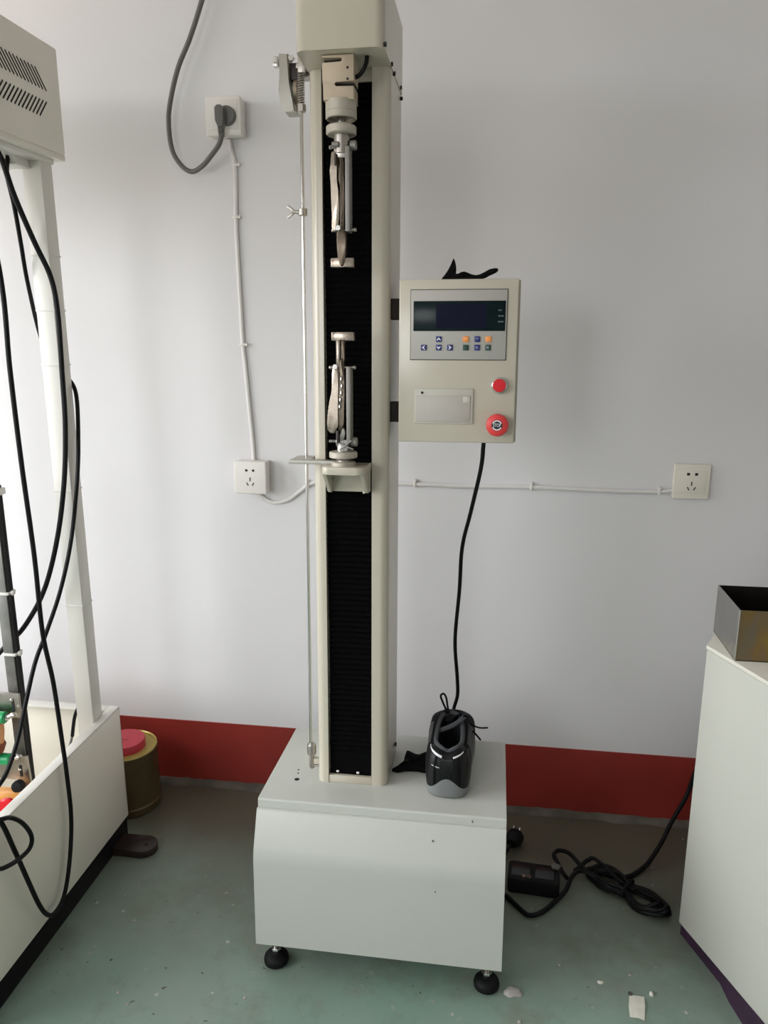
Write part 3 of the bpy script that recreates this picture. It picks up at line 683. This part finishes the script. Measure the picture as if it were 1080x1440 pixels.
# ------------------------------------------------------------------ wall sockets
def socket(name, label, x, z, depth, m, framed=False, holes=True):
    o = thing(name, label, 'socket', (x, 0, z), group='wall sockets')
    h = .043
    if depth > .02:
        MB().box(-h + .002, h - .002, -depth + .009, -.0002, -h + .002, h - .002, .002).build('back_box', m, o)
    MB().box(-h, h, -depth, -depth + .0095 if depth > .02 else -.0002, -h, h, .003, seg=3).build('face_plate', m, o)
    y = -depth
    if framed: MB().box(-.0330, .0330, y - .0012, y + .001, -.0270, .0270, .0008).build('insert', m, o); y -= .0012
    if holes:
        s = .9
        for sx in (-1, 1):
            MB().prism([(sx * .0065 * s, .0190 * s), (sx * .0065 * s, .0245 * s), (sx * .0135 * s, .0252 * s), (sx * .0135 * s, .0182 * s)] if not framed else [(sx * .0058, .0160), (sx * .0058, .0225), (sx * .0130, .0225), (sx * .0130, .0160)], 1, y - .0003, y + .001).build('slot', M_hole, o)
        MB().box(-.0013, .0013, y - .0003, y + .001, -.0090, .0010).build('slot', M_hole, o)
        for sx in (-1, 1):
            MB().box(-.0013, .0013, -.0003, .001, -.0045, .0045, M=Matrix.Translation((sx * .0075, y, -.0165)) @ Matrix.Rotation(math.radians(sx * 28), 4, 'Y')).build('slot', M_hole, o)
    return o
socket('wall_socket', 'white boxed wall socket left of the column at waist height, nothing plugged in', -.6290, .9330, .045, M_plastic)
socket('wall_socket', 'ivory flush wall socket on the right above the white cabinet', .4750, .9470, .012, M_plastic2, framed=True)
so = socket('wall_socket', 'white boxed wall socket high on the left with a grey plug in it', -.6590, 1.7965, .045, M_plastic, holes=False)
MB().box(-.036, .036, -.0462, -.044, -.030, .034, .0008).build('insert', M_plastic, so)
# grey plug and its cord
PG = thing('power_plug', 'grey angled power plug with a grey cord looping up the wall', 'plug', (-.648, -.0464, 1.7945))
MB().lathe([(0, 0), (.0215, 0), (.0215, .009), (.0195, .013), (0, .013)], (0, 0, 0), (0, -1, 0), seg=32).build('plug_base', M_grey, PG)
MB().prism([(-.0200, -.0150), (-.0140, -.0290), (-.0030, -.0290), (.0000, -.0160), (.0005, .0120), (-.0055, .0180), (-.0150, .0180), (-.0205, .0120)], 1, -.032, -.010, .0018).build('plug_body', M_grey, PG)
b = MB()
for k in range(5): b.box(-.0150 + .0004 * k, -.0025 - .0002 * k, -.030, -.013, -.0325 - k * .0038, -.0298 - k * .0038, .0008)
b.box(-.0125, -.0045, -.027, -.016, -.0480, -.026, .002)
b.build('strain_relief', M_grey, PG)
ox, oy, oz = -.648, -.0464, 1.7945
cp = [(-.6565, -.068, 1.7490), (-.6673, -.060, 1.7300), (-.6903, -.050, 1.7100), (-.7181, -.040, 1.6890), (-.7489, -.030, 1.6795), (-.7747, -.030, 1.6945), (-.7955, -.030, 1.7310), (-.8001, -.030, 1.7940), (-.7894, -.030, 1.8480), (-.7680, -.030, 1.9090), (-.7367, -.030, 1.9671), (-.7051, -.030, 2.0382), (-.66, -.025, 2.16), (-.62, -.012, 2.40), (-.61, -.008, 2.70), (-.61, -.008, 2.995)]
MB().tube([(x - ox, y - oy, z - oz) for x, y, z in cp], .0058, 12, n=10).build('cord', M_grey, PG)
# white flat cables clipped to the wall
def wall_cable(name, label, pts, clips, hw=.0052):
    o = thing(name, label, 'cable', (pts[0][0], 0, pts[0][1]), group='white wall cables'); x0, z0 = pts[0]
    MB().tube([(x - x0, -.0046 if len(q) == 0 else -q[0], z - z0) for x, z, *q in pts], hw, 10, n=8, up=(0, 1, 0), flat=.75).build('cable_run', M_cabw, o)
    for (x, z, ang) in clips:
        R_ = Matrix.Translation((x - x0, 0, z - z0)) @ Matrix.Rotation(math.radians(ang), 4, 'Y')
        MB().box(-.0032, .0032, -.0100, -.0002, -.0075, .0075, .0015, M=R_).cyl(R_ @ Vector((0, -.001, .0095)), R_ @ Vector((0, -.0095, .0095)), .0036, seg=12).build('clip', M_plastic, o)
    return o
wall_cable('wall_cable', 'white flat cable running down the wall between the two left sockets',
           [(-.6600, 1.7540), (-.6560, 1.730), (-.6490, 1.7000), (-.6490, 1.6431), (-.6515, 1.5777), (-.6512, 1.5029), (-.6489, 1.3665), (-.6470, 1.2701), (-.6427, 1.2076), (-.6360, 1.0985), (-.6315, 1.0250), (-.6300, .9740)],
           [(-.6480, 1.6960, 88), (-.6520, 1.5770, 90), (-.6473, 1.2701, 85)])
wall_cable('wall_cable', 'white flat cable running along the wall behind the column to the right socket',
           [(-.6260, .8910), (-.6180, .8800), (-.5980, .8660), (-.5780, .8600), (-.5400, .8690), (-.5080, .8920), (-.4700, .9170), (-.40, .9230), (-.2458, .9210), (-.1400, .9200), (-.0812, .9187), (.0918, .9215), (.1847, .9195), (.3055, .9175), (.4023, .9190), (.4325, .9230)],
           [(-.4850, .9130, -20), (-.2030, .9210, 0), (.0918, .9215, 0), (.4020, .9190, 0)])

# ------------------------------------------------------------------ the machine on the left
LM = thing('flexing_machine', 'large off-white testing machine with an open tub at the left edge', 'test machine', (-.917, -.281, 0))
OX, OY = -.917, -.281
def P(*pts): return [(x - OX, y - OY, z) for x, y, z in pts]
def LB(b, name, m, parent=LM): return b.build(name, m, parent)
def lbox(b, x0, x1, y0, y1, z0, z1, bev=0.0): return b.box(x0 - OX, x1 - OX, y0 - OY, y1 - OY, z0, z1, bev)
XL, YN = -1.52, -.90
LB(lbox(MB(), -.920, -.917, YN, -.281, .076, .3815, .0008), 'side_panel', M_tub)
LB(lbox(MB(), XL, -.917, -.284, -.281, .076, .3815, .0008), 'side_panel', M_tub)
LB(lbox(MB(), XL, XL + .003, YN, -.281, .076, .3815, .0008), 'side_panel', M_tub)
LB(lbox(MB(), XL, -.917, YN, YN + .003, .076, .3815, .0008), 'side_panel', M_tub)
b = MB(); lbox(b, -.941, -.917, YN, -.281, .3795, .3850, .001); LB(b, 'rim', M_white)
b = MB(); lbox(b, XL, -.941, -.309, -.281, .3795, .3850, .001); LB(b, 'rim', M_white)
b = MB(); lbox(b, XL, XL + .024, YN, -.309, .3795, .3850, .001); LB(b, 'rim', M_white)
LB(lbox(MB(), XL + .003, -.920, YN + .003, -.284, .150, .154), 'tub_floor', M_tub)
LB(lbox(MB(), XL + .02, -.933, YN + .02, -.262, .0, .0775, .001), 'plinth', M_plinth)
fp = MB().prism([(x - OX, y - OY) for x, y in [(-.945, -.347)] + [(-.861 + .0325 * math.cos(a), -.3145 + .0325 * math.sin(a)) for a in [math.radians(-90 + 180 * k / 12) for k in range(13)]] + [(-.945, -.282)]], 2, .0, .020, .002)
fpo = LB(fp, 'foot_plate', M_foot)
MB().cyl((-.855 - OX, -.318 - OY, .0195), (-.855 - OX, -.318 - OY, .0212), .006, seg=12).build('bolt_hole', M_hole, fpo)
# posts
for (x, y) in ((-.978, -.372), (XL + .02, -.372)):
    p = LB(lbox(MB(), x, x + .041, y, y + .043, .155, 1.656, .0015), 'post', M_white)
    if x > -1.2:
        for z in (1.4600, 1.3480, 1.2330, .9560, .6830):
            MB().box(x - .0012 - OX, x + .0422 - OX, y - .0012 - OY, y + .0442 - OY, z - .0022, z + .0022, .0006).build('cable_tie', M_tie, p)
        MB().box(x + .0415 - OX, x + .049 - OX, y - .001 - OY, y + .007 - OY, 1.3450, 1.3510, .001).build('tie_head', M_tie, p)
# head cabinet
hd = LB(lbox(MB(), -1.50, -.917, -.87, -.305, 1.6640, 1.8675, .004), 'head_cabinet', M_tub)
b = MB(); lbox(b, -1.49, -.9215, -.865, -.300, 1.6540, 1.6650, .001); b.build('base_plate', M_tub, hd)
b = MB(); lbox(b, -1.47, -.9360, -.855, -.322, 1.6440, 1.6545, .001); b.build('under_plate', M_white, hd)
b = MB(); lbox(b, -1.045, -.960, -.420, -.370, 1.6280, 1.6445, .001); b.build('post_bracket', M_white, hd)
b = MB(); b.cyl((-.985 - OX, -.4205 - OY, 1.633), (-.985 - OX, -.4225 - OY, 1.633), .004, seg=10); b.build('bracket_screw', M_steel, hd)
for k in range(26):
    for row in (0, 1):
        y = -.376 - k * .01185
        zc, ang = (1.7915, 45) if row == 0 else (1.7375, -42)
        L_ = .0245 if row == 0 else .0215
        MB().box(-.0010, .0006, -.00155, .00155, -L_, L_, M=Matrix.Translation((0, y - OY, zc)) @ Matrix.Rotation(math.radians(ang), 4, 'X')).build('vent_slot', M_hole, hd)
# linear rail with brackets, clamps and buttons inside the tub
rl = LB(lbox(MB(), -1.086, -1.062, -.462, -.438, .154, .985, .001), 'guide_rail', M_railm)
b = MB(); lbox(b, -1.0615, -1.0575, -.458, -.450, .16, .98); lbox(b, -1.0615, -1.0590, -.446, -.440, .16, .98); b.build('rail_groove', M_hole, rl)
b = MB(); lbox(b, -1.100, -1.052, -.468, -.436, .960, .975, .002); b.build('rail_cap', M_plastic, rl)
for z in (.735, .590):
    MB().box(-1.088 - OX, -1.056 - OX, -.4645 - OY, -.4355 - OY, z, z + .006, .001).sphere((-1.053 - OX, -.452 - OY, z + .003), .006, 10).build('cable_tie', M_tie, rl)
b = MB(); lbox(b, -1.150, -1.047, -.482, -.476, .4480, .5080, .001); k1 = LB(b, 'clamp_plate', M_steel)
b = MB(); lbox(b, -1.0655, -1.0600, -.4835, -.4815, .4640, .4930); b.build('slot', M_hole, k1)
b = MB().sphere((-1.0640 - OX, -.484 - OY, .4930), .0042, 10); b.build('screw', M_chrome, k1)
b = MB(); b.prism([(x - OX, z) for x, z in [(-1.150, .3300), (-1.045, .3520), (-1.040, .255), (-1.072, .255), (-1.072, .2900), (-1.150, .2900)]], 1, -.482 - OY, -.476 - OY, .0006); k2 = LB(b, 'clamp_plate', M_steel)
b = MB(); lbox(b, -1.0660, -1.0600, -.4835, -.4815, .2990, .3280); b.build('slot', M_hole, k2)
b = MB().sphere((-1.0640 - OX, -.484 - OY, .3180), .0042, 10); b.build('screw', M_chrome, k2)
for z in (.4600, .3560):
    b = MB(); b.cyl((-1.165 - OX, -.505 - OY, z), (-1.0680 - OX, -.505 - OY, z), .0135, seg=20, bev=.002)
    n1 = LB(b, 'clamp_knob', M_green)
    MB().lathe([(0, 0), (.0075, 0), (.0075, .006), (.0050, .008), (.0050, .018), (0, .019)], (-1.0690 - OX, -.505 - OY, z), (1, 0, .35), seg=12).sphere((-1.050 - OX, -.503 - OY, z + .008), .006, 10, 0, (1.5, 1, .8)).build('wing_nut', M_chrome, n1)
b = MB(); rows = []
for k in range(9):
    f = k / 8; r = .030 * (1 - .45 * f * f)
    rows.append([(-1.1080 + r * math.cos(a) - OX, -.505 + r * .7 * math.sin(a) - OY, .442 - f * .075) for a in [2 * PI * q / 18 for q in range(18)]])
b.grid(rows, closed=True); LB(b, 'sample_holder', mat('peach_leather', (.56, .26, .10), .5))
b = MB(); b.lathe([(0, .372), (.024, .372), (.030, .388), (.024, .402), (0, .402)], (-1.110 - OX, -.507 - OY, 0), seg=20); LB(b, 'sample_pad', mat('brown_rubber', (.20, .045, .015), .5))
b = MB(); b.lathe([(0, 0), (.0135, 0), (.0140, .008), (.0120, .016), (0, .018)], (-1.0530 - OX, -.505 - OY, .292), (0, -1, .25), seg=20); LB(b, 'selector_knob', M_black)
b = MB(); lbox(b, -1.12, -1.03, -.535, -.492, .154, .2760, .003); sw = LB(b, 'button_box', M_amber)
MB().lathe([(0, 0), (.0220, 0), (.0240, .004), (.0240, .010), (.0200, .015), (0, .0175)], (-1.0640 - OX, -.5360 - OY, .2560), (0, -1, .12), seg=24).build('push_button', M_rbtn, sw)
# cables hanging on it
def lcable(name, pts, r, m=M_cable): return LB(MB().tube(P(*pts), r, 10, n=10), name, m)
lcable('power_cable', [(-.9700, -.4650, 1.6460), (-.9650, -.4555, 1.6244), (-.9580, -.4403, 1.5658), (-.9450, -.4082, 1.4828), (-.9300, -.3851, 1.4147), (-.9240, -.3814, 1.3425), (-.9240, -.3860, 1.2240), (-.9240, -.3937, 1.1035), (-.9350, -.4018, .9792), (-.9600, -.4105, .8511), (-1.0000, -.4162, .7344), (-1.0500, -.4268, .6500), (-1.1000, -.4300, .6000), (-1.2, -.44, .5)], .0056)
lcable('sensor_cable', [(-.9780, -.4160, 1.6460), (-.9720, -.4350, 1.6051), (-.9700, -.4252, 1.5484), (-.9800, -.4000, 1.4825), (-.9930, -.3700, 1.4079), (-.9950, -.3400, 1.2983), (-.9850, -.3230, 1.2527), (-.9550, -.3200, 1.2096), (-.9300, -.3280, 1.1683), (-.9220, -.3500, 1.0665), (-.9220, -.3720, .9734), (-.9300, -.4038, .8505), (-.9350, -.4561, .7513), (-.9400, -.5166, .6755), (-.9450, -.5567, .6274), (-.9500, -.5910, .5625), (-.9550, -.6294, .4855), (-.9570, -.6710, .4373), (-.9620, -.7025, .4169), (-.99, -.76, .36)], .0045)
lcable('mains_cable', [(-.93, -.60, 1.6460), (-.8900, -.6151, 1.4054), (-.8900, -.6168, 1.2360), (-.8900, -.6131, 1.0631), (-.8900, -.6045, .8779), (-.8900, -.6044, .7139), (-.8900, -.5866, .5967), (-.8950, -.5704, .4575), (-.9000, -.5581, .3652), (-.9000, -.5588, .2605), (-.9000, -.5807, .1689), (-.8980, -.6175, .1079), (-.8950, -.6604, .1008), (-.8930, -.6889, .1216), (-.8900, -.7146, .1676), (-.8900, -.7384, .2403), (-.8900, -.7678, .3351), (-.8900, -.7966, .4172), (-.895, -.83, .455), (-.95, -.85, .43), (-1.02, -.86, .35)], .0047)
lcable('looped_cable', [(-.99, -.87, .40), (-.92, -.835, .432), (-.8820, -.8090, .4298), (-.8800, -.7797, .4141), (-.8800, -.7477, .3795), (-.8800, -.7270, .3379), (-.8800, -.7350, .3168), (-.8800, -.7676, .3174), (-.8800, -.8058, .3288), (-.8850, -.8257, .3386), (-.89, -.85, .37), (-.94, -.87, .415), (-1.0, -.86, .36)], .0044)
lcable('sensor_lead', [(-1.0020, -.318, .400), (-1.0177, -.318, .3676), (-1.0297, -.318, .3131)], .0045)
lcable('sensor_lead', [(-1.0297, -.318, .3131), (-1.0454, -.318, .2718), (-1.0656, -.320, .2459), (-1.09, -.33, .20)], .0030, M_grey)

# ------------------------------------------------------------------ drum behind the left machine
D = thing('lidded_can', 'brown lacquered can with a yellow rim and red lid by the red skirting', 'can', (-.994, -.122, 0))
MB().lathe([(0, .001), (.084, .001), (.0865, .004), (.0865, .022), (.0835, .026), (.0835, .164), (.0850, .168), (.0850, .176), (.0828, .178), (.0800, .174), (.0795, .170), (0, .170)], (0, 0, 0), seg=48).build('can_body', M_drum, D)
MB().lathe([(.0450, .1702), (.0822, .1702), (.0838, .1770), (.0825, .1800), (.0805, .1785), (.0785, .1725), (.0450, .1718)], (0, 0, 0), seg=48).build('rim', M_gold, D)
ld = MB().lathe([(0, .170), (.0560, .170), (.0560, .1930), (.0545, .1955), (.0500, .1965), (0, .1955)], (-.006, .004, 0), seg=44).build('lid', M_redlid, D)
b = MB()
for k in range(3): b.box(-.012 + k * .008, -.007 + k * .008, -.004, .003, .1955, .1962)
b.build('embossed_mark', mat('dark_red_print', (.30, .02, .035), .5), ld)

# ------------------------------------------------------------------ white cabinet on the right and its tray
CB = thing('white_cabinet', 'white cabinet with a dark plum plinth at the right edge', 'cabinet', (.4270, -.4460, 0))
ang = math.atan2(-.922, .387)
A0 = Vector((.4270, -.4460)); d1 = Vector((.387, -.922)); d2 = Vector((.42, .905))
B0 = A0 + d1 * .80; C0 = A0 + d2 * .26
poly = [A0, C0, Vector((1.15, C0.y)), Vector((1.15, B0.y)), B0]
def shrink(pl, k):
    c = sum(pl, Vector((0, 0))) / len(pl); return [c + (p - c) * k for p in pl]
L2 = lambda pl: [(p.x - A0.x, p.y - A0.y) for p in pl]
MB().prism(L2(poly), 2, .058, .692, .0025).build('cabinet_body', mat('greyish_white_enamel', (.47, .47, .415), .42), CB)
MB().prism(L2([poly[0] + Vector((-.002, 0)), poly[1], poly[2], poly[3], poly[4] + Vector((-.002, 0))]), 2, .6925, .7020, .002).build('cabinet_top', mat('cream_enamel', (.62, .60, .52), .4), CB)
pl = [Vector((.4420, -.4100)), Vector((.545, -.225)), Vector((1.13, -.225)), Vector((1.13, -1.15)), Vector((.735, -1.15)), Vector((.525, -.70)), Vector((.4980, -.5850)), Vector((.4925, -.5390))]
MB().prism(L2(pl), 2, 0, .0585).build('plinth', M_plum, CB)
TR = thing('steel_tray', 'open stainless steel tray standing on the white cabinet', 'tray', (.4575, -.5170, .7022))
tw, td, th_, tk = .30, .148, .100, .0016
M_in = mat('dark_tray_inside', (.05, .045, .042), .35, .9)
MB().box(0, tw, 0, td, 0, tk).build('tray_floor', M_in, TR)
MB().box(0, tw, 0, tk, 0, th_).build('tray_side', M_amberrefl, TR)
MB().box(0, tk, tk, td - tk, tk, th_).build('tray_side', M_ss, TR)
MB().box(tw - tk, tw, tk, td - tk, tk, th_).build('tray_side', M_ss, TR)
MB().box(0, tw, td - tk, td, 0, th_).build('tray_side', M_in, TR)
MB().cyl((.0003, .0003, .0), (.0003, .0003, th_), .0012, seg=8).build('edge_highlight', M_chrome, TR)  # bright chrome bead added on the near corner as a built-in edge highlight

# ------------------------------------------------------------------ on the floor: power strip, cord, plug, scraps
PS = thing('power_strip', 'black power strip lying on the floor beside the tester base', 'power strip', (.124, -.3050, 0))
RP = Matrix.Rotation(math.radians(-4), 4, 'Z')
MB().prism(rrect(-.060, .062, -.034, .034, .010, 4), 2, .0005, .040, .004, M=RP).build('strip_body', M_black, PS)
for k in range(2):
    x = -.030 + k * .056
    s = MB().box(x - .022, x + .022, -.021, .021, .0395, .0412, .001, M=RP).build('outlet', mat('black_gloss_plastic', (.014, .014, .015), .25), PS)
b = MB(); b.box(-.026, -.019, -.025, -.016, .0412, .0416, M=RP); b.lathe([(.0030, 0), (.0050, 0), (.0050, .0005), (.0030, .0005), (.0030, 0)], (-.012, -.0195, .0412), seg=16)
b.build('printed_mark', mat('brown_print', (.22, .12, .09), .5), PS)
MB().prism([(.044, .014), (.060, .012), (.066, .026), (.052, .033), (.042, .028)], 2, .0405, .046, .001).build('cord_clip', M_grey, PS)
CO = thing('extension_cord', 'coiled black extension cord bundled on the floor by the white cabinet', 'cord', (.330, -.300, 0))
ax = Vector((.4270 - .258, -.372 + .240, 0)); Lc = ax.length / 2; ax.normalize(); nx = Vector((-ax.y, ax.x, 0)); cc = Vector((.343 - .330, -.304 + .300, 0))
path = []; turns = 10
for k in range(turns * 16 + 1):
    a = 2 * PI * k / 16; tn = k / (turns * 16); j = math.sin(tn * 37) 
    wdt = (.036 - .020 * math.exp(-((math.cos(a)) / .32) ** 2)) * (.75 + .35 * math.sin(tn * 17) ** 2)
    l = Lc * (.86 + .12 * math.sin(tn * 23 + (1 if math.cos(a) > 0 else 2)))
    zz = .007 + .022 * tn * (.7 + .3 * math.cos(a * 3)) + .003 * math.sin(a * 2 + k)
    path.append(cc + ax * (l * math.cos(a)) + nx * (wdt * math.sin(a)) + Vector((0, 0, max(.0055, zz))))
MB().tube(path, .0048, 8, n=3).build('coil', M_cable, CO)
MB().tube([cc + ax * (.004 * math.sin(q)) + nx * (.026 * math.cos(q)) + Vector((0, 0, .019 + .019 * math.sin(q))) for q in [2 * PI * k / 16 for k in range(16)]], .0036, 8, closed=True, n=3).build('wire_tie', M_black, CO)
def rel(pts, o): return [(x - o[0], y - o[1], z - o[2]) for x, y, z in pts]
ol = (.330, -.300, 0)
MB().tube(rel([(.205, -.290, .020), (.1960, -.2600, .014), (.1850, -.2350, .022), (.1780, -.2220, .030), (.1905, -.2080, .034), (.2167, -.2100, .030), (.2420, -.2450, .024), (.2767, -.2860, .020), (.31, -.30, .016)], ol), .0052, 10).build('cord_loop', M_cable, CO)
MB().tube(rel([(.225, -.262, .020), (.2440, -.2440, .026), (.2594, -.2297, .030), (.2757, -.2220, .030), (.3061, -.2515, .026), (.3264, -.2862, .024), (.36, -.31, .02)], ol), .0050, 10).build('cord_loop', M_cable, CO)
MB().tube(rel([(.0580, -.352, .006), (.0720, -.3680, .006), (.0950, -.3960, .0058), (.1122, -.4090, .0056), (.1399, -.3959, .0058), (.1715, -.3600, .008), (.1980, -.3300, .016), (.2160, -.2950, .030), (.2417, -.2720, .030), (.29, -.29, .02)], ol), .0052, 10).build('cord_loop', M_cable, CO)
MB().tube(rel([(.335, -.305, .026), (.3315, -.2750, .016), (.3500, -.2500, .008), (.3700, -.2350, .0062), (.4076, -.2000, .0128), (.4465, -.1600, .0485), (.4750, -.1300, .0916), (.5088, -.1100, .1529), (.5252, -.1000, .2088), (.5450, -.10, .30), (.58, -.10, .42), (.66, -.11, .50)], ol), .0056, 10).build('cord_lead', M_cable, CO)
FP = thing('loose_plug', 'black three-pin plug lying on the floor behind the tester base', 'plug', (.078, -.172, 0))
MB().lathe([(0, 0), (.0125, 0), (.0150, .004), (.0215, .018), (.0225, .032), (.0205, .036), (0, .036)], (-.004, -.010, .0205), (.35, .93, .12), seg=28).build('plug_body', M_black, FP)
for dx in (-.010, .006): MB().box(dx - .0012, dx + .0012, .0, .016, -.0035, .0035, M=Matrix.Translation((.008, .0235, .030)) @ Matrix.Rotation(math.radians(-20), 4, 'Z') @ Matrix.Rotation(math.radians(25), 4, 'X')).build('prong', M_chrome, FP)
MB().tube([(-.006, -.012, .02), (-.030, -.055, .010), (-.07, -.085, .006), (-.15, -.10, .006)], .0048, 8).build('plug_cord', M_cable, FP)
# paper scrap
pp = [(.3030, -.5985, .0012), (.3120, -.5970, .0026), (.3325, -.5965, .0010), (.3300, -.6200, .0040), (.3235, -.6525, .0008), (.3120, -.6500, .0022), (.2965, -.6490, .0010), (.2975, -.6250, .0034)]
c0 = Vector((.3135, -.6240, .0044)); b = MB(); t = bmesh.new(); vs = [t.verts.new(Vector(p) - Vector((.3135, -.624, 0))) for p in pp]; vc = t.verts.new(c0 - Vector((.3135, -.624, 0)))
for k in range(8): t.faces.new((vs[k], vs[(k + 1) % 8], vc))
bmesh.ops.recalc_face_normals(t, faces=t.faces); bmesh.ops.solidify(t, geom=t.faces[:], thickness=.0006); b._merge(t, 0)
tag(b.build('paper_scrap', M_paper, loc=(.3135, -.624, 0)), 'small torn white paper scrap on the green floor at the lower right', 'paper')
def lump(name, label, cat, x, y, r, h, m, seed):
    rnd = random.Random(seed); rows = []
    ph = [rnd.uniform(0, 6) for _ in range(3)]
    for f, z in ((1, 0), (.96, .35), (.75, .75), (.4, .95), (.1, 1.0)):
        rows.append([Vector((r * f * math.cos(a) * (1 + .2 * math.sin(2 * a + ph[0]) + .12 * math.sin(5 * a + ph[1])), r * f * math.sin(a) * (1 + .2 * math.sin(2 * a + ph[0]) + .12 * math.sin(3 * a + ph[2])), h * z)) for a in [2 * PI * q / 16 for q in range(16)]])
    b = MB().grid(rows, closed=True); t = bmesh.new(); t.faces.new([t.verts.new(p) for p in rows[-1]]); b._merge(t, 0)
    return tag(b.build(name, m, loc=(x, y, .0002)), label, cat)
lump('plaster_blob', 'flat dried plaster blob on the floor beside the right levelling foot', 'debris', .0715, -.6230, .016, .006, M_plaster, 3)
lump('pebble', 'small dark pebble at the corner of the paper scrap', 'debris', .3055, -.5930, .0045, .004, mat('dark_stone', (.06, .055, .05), .8), 5)
lump('foam_crumb', 'white crumb on the floor beside the paper scrap', 'debris', .3480, -.5880, .0050, .005, M_paper, 6)
lump('paint_flake', 'white paint flake on the floor between the base and the paper scrap', 'debris', .2500, -.5720, .0055, .002, M_paper, 8)
b = MB(); rnd = random.Random(11)
for k in range(70):
    x = rnd.uniform(-.85, .55); y = rnd.uniform(-.85, -.05); s = rnd.choice((.0012, .0018, .0026, .0032))
    if -.46 < x < .06 and -.68 < y < -.28: continue
    if x > .40 - (y + .4) * .0 and y < -.35 and x > .40: continue
    b.sphere((x, y, s * .3), s, 6, 0, (rnd.uniform(.6, 1.6), rnd.uniform(.6, 1.6), .35))
tag(b.build('floor_crumbs', M_plaster), 'fine pale crumbs of plaster scattered over the green floor', 'debris', kind='stuff')
